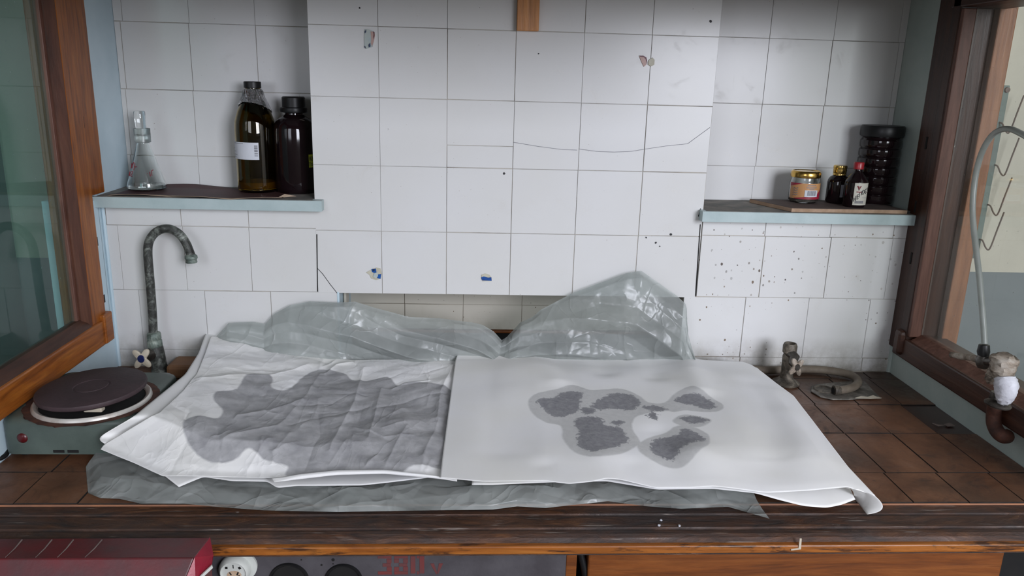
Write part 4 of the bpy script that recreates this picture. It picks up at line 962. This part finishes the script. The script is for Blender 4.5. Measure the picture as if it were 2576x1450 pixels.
# ---- drying rack on the wall beyond the right pane
RY=.385
t=thing('drying_rack',(onY(2500,500,RY).x,RY,1.1),'grey-green drying rack with bent prongs on the wall beyond the right glass','rack')
top=onY(2528,215,RY); bot=onY(2468,610,RY); bx=(top.x+bot.x)/2
boxo('upright',bx-.010,bx+.008,RY,RY+.012,1.11,top.z,'rack',t,.002)
lathe_o('screw_head',[(0,.006),(.007,.005),(.008,0)],(bx,RY,top.z-.012),'prong',t,(0,-1,0),12)
for (x,y) in ((2514,308),(2502,415),(2484,515),(2464,602)):
    P0=onY(x,y,RY); tube_o('prong',[P0,onY(x+8,y+4,RY-.01),onY(x+16,y+22,RY-.02),onY(x+26,y+24,RY-.025),onY(x+44,y-22,RY-.03),onY(x+62,y-68,RY-.035)],.0022,'prong',t,8,4)

# ================================================================== HOTPLATE
HX0,HX1,HY0,HY1,HZ0,HZ1=-.923,-.693,-.476,-.238,.912,.981
t=thing('electric_hotplate',((HX0+HX1)/2,-.35,ZB),'grey-green enamelled single electric hotplate with a dark iron plate','hotplate')
bm=bmesh.new(); rr=.022
def rrect(x0,x1,y0,y1,r,n=6):
    o=[]
    for cx,cy,a in ((x1-r,y1-r,0),(x0+r,y1-r,90),(x0+r,y0+r,180),(x1-r,y0+r,270)):
        for i in range(n+1): th=math.radians(a+90*i/n); o.append((cx+r*math.cos(th),cy+r*math.sin(th)))
    return o
lv=[(0,HZ0),(0,HZ1-.012),(.002,HZ1-.006),(.006,HZ1-.002),(.014,HZ1)]
rings=[[bm.verts.new((x,y,z)) for x,y in rrect(HX0+s,HX1-s,HY0+s,HY1-s,rr)] for s,z in lv]
for a,b in zip(rings,rings[1:]):
    for i in range(len(a)): bm.faces.new((a[i],a[(i+1)%len(a)],b[(i+1)%len(a)],b[i]))
bm.faces.new(rings[-1]); bm.faces.new(rings[0][::-1])
obj('enamel_body',bm,'hot_enamel',t,smooth=True)
pc=onZ(232,985,1.0); px_,py_=-.795,-.345
px_,py_=pc.x,pc.y
RP=.095
lathe_o('rust_patch',[(RP*.95,.0002),(RP*1.19,.0004),(RP*1.20,-.0008)],(px_,py_,HZ1+.0006),'rust',t,wob=.035,seg=60)
lathe_o('seat_ring',[(RP*.94,.002),(RP*.99,.006),(RP*1.03,.007),(RP*1.06,.004),(RP*1.07,.0)],(px_,py_,HZ1+.0006),'hot_ring',t,seg=60)
lathe_o('inner_well',[(0,.001),(RP*.95,.001),(RP*.95,.004)],(px_,py_,HZ1+.0006),'blackmatte',t,seg=50)
ax=Vector((-.045,-.02,1))
lathe_o('iron_plate',[(0,-.012),(RP*.94,-.012),(RP*.985,-.009),(RP,-.004),(RP*.99,-.001),(RP*.97,0),(RP*.34,0),(RP*.325,-.0012),(RP*.30,-.0012),(RP*.29,0),(0,0)],(px_,py_,HZ1+.030),'hot_iron',t,ax,70)
p=onZ(246,1021,HZ1+.012)
boxo('ceramic_spacer',p.x-.016,p.x+.016,p.y-.021,p.y-.006,HZ1+.0075,HZ1+.016,'bone',t,.002)
lathe_o('plate_stem',[(0,0),(.02,0),(.02,.018),(0,.018)],(px_,py_,HZ1+.001),'blackmatte',t)
p=onY(56,1103,HY0); lathe_o('indicator_lamp',[(0,.0035),(.006,.003),(.0095,.0),(.0100,-.001)],(p.x,HY0,p.z),'red_cap',t,(0,-1,0),20)
M['red_dark']=basic('dark_red_lens',(.09,.006,.008),(.06,.004,.006),20,.3)
bpy.data.objects['indicator_lamp'].data.materials[0]=M['red_dark']
for x in (148,184):
    p=onY(x,1136,HY0); boxo('vent_notch',p.x-.010,p.x+.010,HY0-.0006,HY0+.001,HZ0+.003,HZ0+.0085,'blackmatte',t,.001)
for x in (HX0+.025,HX1-.025):
    for y in (HY0+.03,HY1-.03): lathe_o('foot',[(0,0),(.010,0),(.010,HZ0-ZB),(0,HZ0-ZB)],(x,y,ZB),'black',t,seg=14)
# wire loop at the left edge
c=onZ(-12,1150,ZB)
tag(tube_o('power_cord',[(c.x-.03,c.y+.035,ZB+.016),(c.x+.012,c.y+.012,ZB+.010),(c.x+.022,c.y-.008,ZB+.006),(c.x+.008,c.y-.026,ZB+.006),(c.x-.03,c.y-.03,ZB+.006)],.0045,'black',sm=6),'dark loop of cord on the bench at the left edge beside the hotplate','cord')
# brown board behind the papers
t0=[onZ(x,y,.930) for x,y in ((412,950),(428,905),(520,905),(520,960))]
tag(boxo('cardboard_box',-.783,-.60,-.085,-.012,ZB+.0005,.932,'cardboard',bevel=.008),'brown cardboard box between the left tap and the papers','box')

# ================================================================== PLASTIC SHEET
def film():
    nu,nv=520,230
    front=[(216,1175),(219,1215),(222,1242),(252,1254),(301,1256),(353,1268),(462,1268),(543,1276),(664,1285),(846,1289),(1088,1285),(1240,1283),(1300,1275),(1373,1279),(1529,1262),(1630,1275),(1712,1281),(1831,1276),(1880,1290),(1936,1306)]
    fr_=[onZ(x,y,ZB+.001) for x,y in front]
    Fz=resample(fr_,nu)
    rear=[(545,846),(562,828),(576,812),(640,810),(668,815),(690,790),(730,768),(780,758),(850,761),(894,759),(945,775),(1029,797),(1107,801),(1191,812),(1215,818),(1242,834),(1262,856),(1275,848),(1309,811),(1339,798),(1361,779),(1441,737),(1577,687),(1612,681),(1640,700),(1702,744),(1724,764),(1726,792),(1724,809),(1736,864),(1741,901)]
    rw=[onY(x,y,-.016) for x,y in rear]; Rz=resample(rw,nu)
    u=np.linspace(0,1,nu)
    # foot of the rear curtain on the bench
    foot=np.stack([np.interp(u,[0,1],[-.665,.47]),np.full(nu,-.036),np.full(nu,.908)],-1)
    # the rear points should meet their own x
    foot[:,0]=.35*foot[:,0]+.65*Rz[:,0]
    V=np.zeros((nu,nv,3)); n1,n2=60,50; n3=nv-n1-n2
    for j in range(nv):
        if j<n1:      # front skirt: from the edge on the ledge up over the folded heap
            t=j/(n1-1); P=Fz.copy(); mid=Fz.copy(); mid[:,1]=np.maximum(Fz[:,1]+.05,-.575); mid[:,2]=.914; mid[:,0]=Fz[:,0]*.985
            s=math.sin(t*PI/2); P=Fz+(mid-Fz)*np.array([t,t,0])+np.array([0,0,1])*((.914-Fz[:,2:3])*s*1.0)
            V[:,j]=P
        elif j<n1+n2:
            t=(j-n1+1)/n2; a=Fz.copy(); a[:,1]=np.maximum(Fz[:,1]+.05,-.575); a[:,2]=.914; a[:,0]*=.985
            V[:,j]=a+(foot-a)*t
            V[:,j,2]=.914+(foot[:,2]-.914)*t
        else:
            t=(j-n1-n2+1)/n3; s=t**.8
            V[:,j]=foot+(Rz-foot)*t
            V[:,j,1]=foot[:,1]+(Rz[:,1]-foot[:,1])*(t**1.25)
            V[:,j,2]=foot[:,2]+(Rz[:,2]-foot[:,2])*t
    X,Y,Z=V[:,:,0],V[:,:,1],V[:,:,2]
    arc=np.zeros((nu,nv)); d=np.linalg.norm(np.diff(V,axis=1),axis=2); arc[:,1:]=np.cumsum(d,axis=1)
    h=crumple(X,arc,21,12,3,10,.06,.07)+.004*vnoise(X*7,arc*7,4)+crumple(X*1.,arc,77,10,12,30,.05,.03)
    # long draped folds in the right hand hump
    jj=np.arange(nv)[None,:]; rearm=np.clip((jj-n1-n2)/18.,0,1)*np.ones((nu,1)); frontm=np.clip(1-(jj-n1)/10.,0,1)*np.ones((nu,1))
    tt=np.clip((jj-n1-n2)/n3,0,1)
    fold=np.abs(((X*3.2+tt*2.1+.15*vnoise(X*5,tt*4,8))%1)-.5)*2
    edge=np.clip(1-np.abs(jj-(nv-1))/6.,0,1)
    off=rearm*(1-edge*.8)
    V[:,:,1]-=off*(.030*np.clip(fold-.35,0,1)*np.sin(tt*PI)+1.2*np.clip(h+.003,0,1)+.024*np.sin(tt*PI)**.8)
    V[:,:,1]=np.where(jj>=n1+n2, np.minimum(V[:,:,1],-.006), V[:,:,1])
    V[:,:,2]+=off*h*.3
    e0=np.clip(jj/6.,0,1)
    V[:,:,2]+=frontm*e0*(np.clip(h,-.004,.006)*1.3+.003*vnoise(X*14,arc*20,6))
    V[:,:,1]-=frontm*e0*h*.8
    V[:,:,2]=np.maximum(V[:,:,2],ZB+.0012)
    # under the papers it stays below them
    mid=(1-rearm)*(1-frontm); V[:,:,2]=np.where(mid>.5,np.minimum(V[:,:,2],.914),V[:,:,2])
    V[:,:,2]=np.where((V[:,:,1]>-.60)&(jj<n1+n2),np.minimum(V[:,:,2],.915),V[:,:,2])
    o=grid_mesh('plastic_sheet',V,nu,nv,'film',None,0); tag(o,'crumpled cloudy polythene sheet spread under the papers and heaped against the panel','sheet'); return o
film()
# torn corner of film at the right front
bm=bmesh.new()

# ================================================================== PAPERS
def rnd(P):
    n=len(P); Q=[Vector((*p,0)) for p in P]; o=[]
    for i in range(n):
        a,b,c,d=Q[i-1],Q[i],Q[(i+1)%n],Q[(i+2)%n]
        for k in range(4):
            t=k/4; v=.5*((2*b)+(c-a)*t+(2*a-5*b+4*c-d)*t*t+(3*b-a-3*c+d)*t**3); o.append((v.x,v.y))
    return o
def poly6(l): return rnd([(lambda p:(p.x,p.y))(onZ(1080+x*.458,860+y*.458,.945)) for x,y in l])
def poly5(l): return rnd([(lambda p:(p.x,p.y))(onZ(200+x*.4037,820+y*.4037,.948)) for x,y in l])
def sheet(name,left,right,front,back,nu,nv,label,halo=None,core=None,amp=.0,seed=1,wave=.0,group='large sheets of paper on the bench',post=None,th=.00025,lift=0,creases=None):
    V=coons(W(left),W(right),W(front),W(back),nu,nv)
    X,Y=V[:,:,0].copy(),V[:,:,1].copy()
    u=np.linspace(0,1,nu)[:,None]; v=np.linspace(0,1,nv)[None,:]
    em=np.clip(np.minimum(u,1-u)*nu/14.,.15,1)*np.clip(np.minimum(v,1-v)*nv/14.,.15,1)
    if not amp: q_=lambda t:np.clip(t,0,1)**2*(3-2*np.clip(t,0,1)); em=.12+.88*q_(np.minimum(u,1-u)/.16)*q_(np.minimum(v,1-v)/.22)
    if amp: V[:,:,2]+=em*(crumple(X,Y,seed,14,4,16,.06,amp)+crumple(X,Y,seed+9,10,16,40,.04,amp*.35))
    if wave: V[:,:,2]+=em*wave*(vnoise(X*5+2,Y*4,seed+2)*1.4+vnoise(X*11,Y*8,seed+3)*.5)
    V[:,:,2]+=lift*np.clip(em*3-.2,0,3)
    if post: V=post(V,u,v)
    for pl,a,w_,kind in (creases or []):
        d=np.full(X.shape,1e9)
        for A,B in zip(pl,pl[1:]):
            ex,ey=B[0]-A[0],B[1]-A[1]; t=np.clip(((X-A[0])*ex+(Y-A[1])*ey)/(ex*ex+ey*ey),0,1)
            d=np.minimum(d,np.hypot(X-A[0]-t*ex,Y-A[1]-t*ey))
        V[:,:,2]+=a*np.clip(em*1.2,0,1)*(np.exp(-d/w_) if kind else np.exp(-(d/w_)**2))
    at={}
    sm_=lambda d,w:np.clip(.5+d/w,0,1)
    hm=np.zeros(X.shape); cm=np.zeros(X.shape)
    for p in (halo or []): hm=np.maximum(hm,sm_(sdf(X,Y,p),.03))
    for p in (core or []): cm=np.maximum(cm,sm_(sdf(X,Y,p),.03))
    at={'halo':hm,'core':cm,'damp':np.full(X.shape,1. if (halo and not core) else 0.)}
    o=grid_mesh(name,V,nu,nv,'paper',None,th,at); tag(o,label,'paper',group); return o
G='large sheets of paper on the bench'
# lowest left sheet, peeping out at left and front
sheet('paper_sheet',
 [(450,1226,.918),(418,1201,.924),(330,1130,.934),(262,1118,.955),(244,1102,.958),(333,1050,.993),(466,941,.984),(499,889,.980),(519,836,.982)],
 [(1100,1200,.928),(1110,1100,.93),(1135,950,.932),(1150,905,.935)],
 [(450,1226,.918),(511,1200,.924),(584,1211,.922),(672,1213,.922),(697,1229,.920),(745,1224,.921),(907,1224,.921),(967,1218,.923),(1028,1211,.925),(1100,1204,.928)],
 [(519,836,.982),(600,845,.972),(700,865,.956),(830,903,.938),(1000,908,.934),(1150,905,.934)],150,110,
 'lowest white sheet, showing only along the left and front edges of the left-hand papers',amp=.012,seed=31,lift=-.0025)
def w5(l): return [(lambda p:(p.x,p.y))(onZ(200+x*.4037,820+y*.4037,.948)) for x,y in l]
def w6(l): return [(lambda p:(p.x,p.y))(onZ(1080+x*.458,860+y*.458,.945)) for x,y in l]
LC=[([(950,760),(1240,660),(1390,480),(1500,290)],.0035,.010),([(1560,790),(1640,620),(1720,450),(1770,250)],.0045,.009),([(1800,720),(1840,560),(1880,380)],.004,.008),
 ([(700,440),(1000,370),(1220,330),(1420,250)],.0045,.012),([(1180,760),(1060,860),(950,940)],.003,.008),([(1840,520),(2100,430),(2280,400)],-.003,.010),([(1530,290),(1600,230),(1700,215)],.0045,.006),
 ([(2110,240),(2160,290),(2180,330),(2020,350),(1950,380)],.003,.006),([(640,420),(720,320),(800,180)],.003,.010),([(560,880),(700,760),(660,640),(520,600)],-.0028,.012),([(1700,890),(1770,860),(1850,800)],.003,.007),
 ([(2240,560),(2200,680),(2140,800)],.0035,.008),([(1300,640),(1560,560),(1800,500)],-.003,.009),([(1000,620),(1200,560),(1390,480)],.003,.009),([(1480,180),(1510,250),(1640,180)],.003,.007),([(2330,230),(2250,400),(2230,560)],.0045,.008),
 ([(1400,870),(1500,700),(1490,560)],-.003,.009),([(1720,640),(1900,700),(2080,690)],.0025,.008),([(1200,470),(1350,520),(1560,470)],-.0025,.008),([(1900,860),(1960,760),(2040,640)],.003,.007),([(850,900),(900,780),(1060,700)],.0025,.010)]
LC=[(w5(p),a,w_,1) for p,a,w_ in LC]
_r=random.Random(12)
for _i in range(60):
    cx_0,cy_0=_r.uniform(550,2300),_r.uniform(180,900); th_=_r.gauss(2.1,.7); L_=_r.uniform(30,120)
    LC.append((w5([(cx_0-L_*math.cos(th_),cy_0-L_*.6*math.sin(th_)),(cx_0+_r.uniform(-12,12),cy_0+_r.uniform(-8,8)),(cx_0+L_*math.cos(th_),cy_0+L_*.6*math.sin(th_))]),_r.choice((-1,1))*_r.uniform(.0008,.0020),_r.uniform(.003,.007),1))
RC=[([(560,60),(640,160),(700,240)],.007,.030),([(1390,90),(1440,200),(1490,290)],.009,.032),([(1180,60),(1240,200)],-.006,.03),([(960,670),(1060,770)],.006,.028),([(1120,700),(1230,800)],-.005,.025),([(1480,640),(1650,780)],.007,.035),
 ([(640,690),(700,745)],-.006,.022),([(1800,250),(1900,500),(1900,700)],-.006,.045),([(880,60),(960,180)],-.006,.03),([(2000,420),(2200,760)],.005,.04),([(300,120),(340,600)],-.004,.05),([(1250,520),(1350,740)],-.004,.03)]
RC=[(w6(p),a,w_,0) for p,a,w_ in RC]
LH=[poly5([(670,690),(760,660),(870,655),(905,600),(850,545),(870,490),(990,450),(1040,370),(1120,335),(1200,345),(1190,410),(1280,420),(1370,350),(1430,290),(1520,262),(1640,280),(1700,320),(1780,330),(1830,320),(1920,310),(1980,360),(2040,345),(2150,345),(2320,380),(2420,500),(2400,850),(2250,850),(2080,845),(1960,895),(1780,880),(1500,905),(1350,905),(1290,885),(1300,850),(1150,830),(1060,800),(960,840),(860,850),(740,820),(670,760)])]
sheet('paper_sheet',
 [(253,1131,.950),(261,1119,.953),(382,1046,.994),(402,1038,.993),(462,981,.985),(495,941,.982),(515,893,.982),(531,846,.986)],
 [(1150,1207,.930),(1155,1100,.932),(1160,950,.934),(1170,901,.936)],
 [(253,1131,.950),(341,1167,.942),(410,1199,.936),(511,1199,.938),(600,1202,.934),(684,1203,.934),(846,1187,.938),(967,1187,.938),(1108,1203,.936),(1150,1207,.930)],
 [(531,846,.986),(600,853,.978),(664,864,.968),(806,895,.948),(886,906,.943),(1007,904,.943),(1130,902,.942),(1170,901,.936)],420,280,
 'crumpled white sheet with one broad grey damp stain, left-hand of the two top sheets',halo=LH,core=None,amp=.055,seed=41,wave=.004,creases=LC)
bpy.data.objects['paper_sheet.001'].data.materials[0]=None or M['paper']
# narrow folded strip along the front of the left sheet
sheet('paper_sheet',
 [(690,1214,.936),(684,1204,.9385)],[(1150,1212,.937),(1150,1205,.9385)],
 [(690,1214,.936),(846,1196,.939),(967,1193,.939),(1108,1206,.937),(1150,1212,.936)],
 [(684,1204,.9385),(846,1187,.940),(967,1186,.940),(1108,1203,.938),(1150,1205,.938)],60,8,
 'narrow folded strip of white paper along the front of the stained left sheet',lift=.0015)
RO=[poly6(p) for p in ([(545,350),(600,315),(700,290),(790,265),(880,290),(960,285),(1060,280),(1150,320),(1200,355),(1290,360),(1350,310),(1430,282),(1500,310),(1600,370),(1600,400),(1540,412),(1450,405),(1400,400),(1340,412),(1300,405),(1180,420),(1120,440),(1110,500),(1150,570),(1130,600),(1060,640),(960,660),(860,650),(780,610),(740,550),(725,480),(650,460),(580,420)],
 [(1150,590),(1220,540),(1300,520),(1360,495),(1440,500),(1520,545),(1530,600),(1480,640),(1400,695),(1320,700),(1230,670),(1160,630)],[(1340,460),(1400,430),(1480,440),(1540,460),(1500,495),(1430,500),(1370,485)])]
RI=[poly6(p) for p in ([(600,350),(690,335),(740,305),(830,305),(820,350),(810,400),(760,420),(700,430),(640,395)],[(900,370),(990,315),(1090,310),(1150,355),(1100,395),(1000,385),(930,395)],[(800,460),(880,440),(940,450),(960,490),(1040,500),(1080,560),(1060,590),(960,620),(900,630),(830,600),(820,560),(830,520)],[(1175,385),(1230,375),(1290,395),(1240,405)],[(1350,350),(1400,320),(1480,325),(1570,380),(1510,390),(1450,370)],[(1200,430),(1240,420),(1240,450)],[(1380,450),(1450,440),(1520,460),(1450,480)],[(1215,590),(1260,550),(1370,540),(1400,510),(1490,560),(1500,580),(1440,590),(1370,620),(1330,665),(1240,630)],[(1000,465),(1050,460),(1040,480)],[(840,390),(900,395),(890,420),(850,415)])]
# second right sheet under the stained one, drooping over the edge
sheet('paper_sheet',
 [(1187,1219,.934),(1190,1100,.938),(1195,950,.94),(1200,900,.94)],
 [(2152,1256,.915),(2125,1200,.93),(2060,1100,.936),(1995,1010,.938),(1905,925,.94)],
 [(1187,1219,.932),(1240,1219,.932),(1378,1213,.932),(1526,1210,.932),(1652,1231,.932),(1794,1229,.932),(1900,1240,.930),(1960,1257,.922),(2020,1272,.914),(2078,1277,.910),(2115,1270,.912),(2152,1256,.915)],
 [(1200,900,.94),(1336,890,.94),(1579,911,.94),(1721,903,.94),(1860,914,.94),(1905,925,.94)],170,90,
 'plain white sheet under the right-hand stained sheet, drooping over the bench edge',wave=.003,seed=52,lift=-.005)
def curl(V,u,v):
    return V
sheet('paper_sheet',
 [(1107,1203,.942),(1113,1150,.944),(1125,1060,.945),(1137,970,.946),(1146,905,.95),(1155,883,.956)],
 [(2202,1249,.932),(2187,1233,.936),(2133,1176,.943),(2087,1116,.943),(1996,997,.944),(1950,963,.944),(1915,935,.945),(1890,918,.945)],
 [(1107,1203,.942),(1217,1212,.942),(1378,1210,.943),(1433,1218,.941),(1492,1213,.943),(1526,1206,.945),(1561,1210,.944),(1652,1229,.940),(1735,1229,.940),(1794,1226,.941),(1927,1241,.938),(2042,1235,.940),(2133,1228,.942),(2202,1249,.932)],
 [(1155,883,.956),(1336,883,.955),(1400,897,.948),(1579,907,.944),(1652,899,.947),(1721,897,.949),(1767,906,.945),(1868,910,.944),(1890,918,.944)],260,170,
 'smooth white sheet with separate grey damp blotches, right-hand of the two top sheets',halo=RO,core=RI,seed=61,wave=.012,creases=RC,lift=.003)
# the curled corner hanging off the right end of that sheet
top=bpy.data.objects['paper_sheet.004']
def curl_corner():
    a=[onZ(x,y,z) for x,y,z in ((2128,1229,.9425),(2160,1231,.941),(2187,1240,.938),(2202,1249,.933))]
    prof=[]
    A=resample(a,24); n=20; V=np.zeros((24,n,3))
    out=resample([onZ(2147,1254,.925),onZ(2160,1262,.915),onZ(2185,1272,.905),onZ(2216,1280,.905)],24)
    end=resample([onZ(2149,1256,.905),onZ(2160,1268,.9),onZ(2170,1280,.897),onZ(2181,1295,.897)],24)
    out=resample([onZ(2150,1226,.944),onZ(2190,1240,.936),onZ(2230,1268,.922),onZ(2248,1288,.910)],24)
    for j in range(n):
        t=j/(n-1); V[:,j]=(1-t)**2*A+2*t*(1-t)*out+t*t*end
    o=grid_mesh('curled_corner',V,24,n,'paper',top,.0004,{'halo':np.zeros((24,n)),'core':np.zeros((24,n))})
    return o
curl_corner()
# debris on the nosing
for (x,y,wh_) in ((1663,1311,'rearmost'),(1658,1324,'front left'),(1709,1325,'right-hand')):
    p=onZ(x,y,NZ+.001); bm=bmesh.new(); lathe(bm,[(0,0),(.0022,.0003),(.0020,.0022),(0,.0028)],(p.x,p.y,NZ+.001),seg=8,wob=.2)
    tag(obj('crumb',bm,'tape',smooth=True),wh_+' one of three tiny pale crumbs on the dark wooden bench edge','debris','crumbs on the bench edge')
p=onY(2013,1375,-.729)
bm=bmesh.new(); prism(bm,[onY(x,y,-.7292) for x,y in ((2012,1356),(2017,1356),(2015,1383),(1990,1386),(1990,1383),(2009,1380))],(0,.0012,0)); obj('pale_chip',bm,'bone',bn)
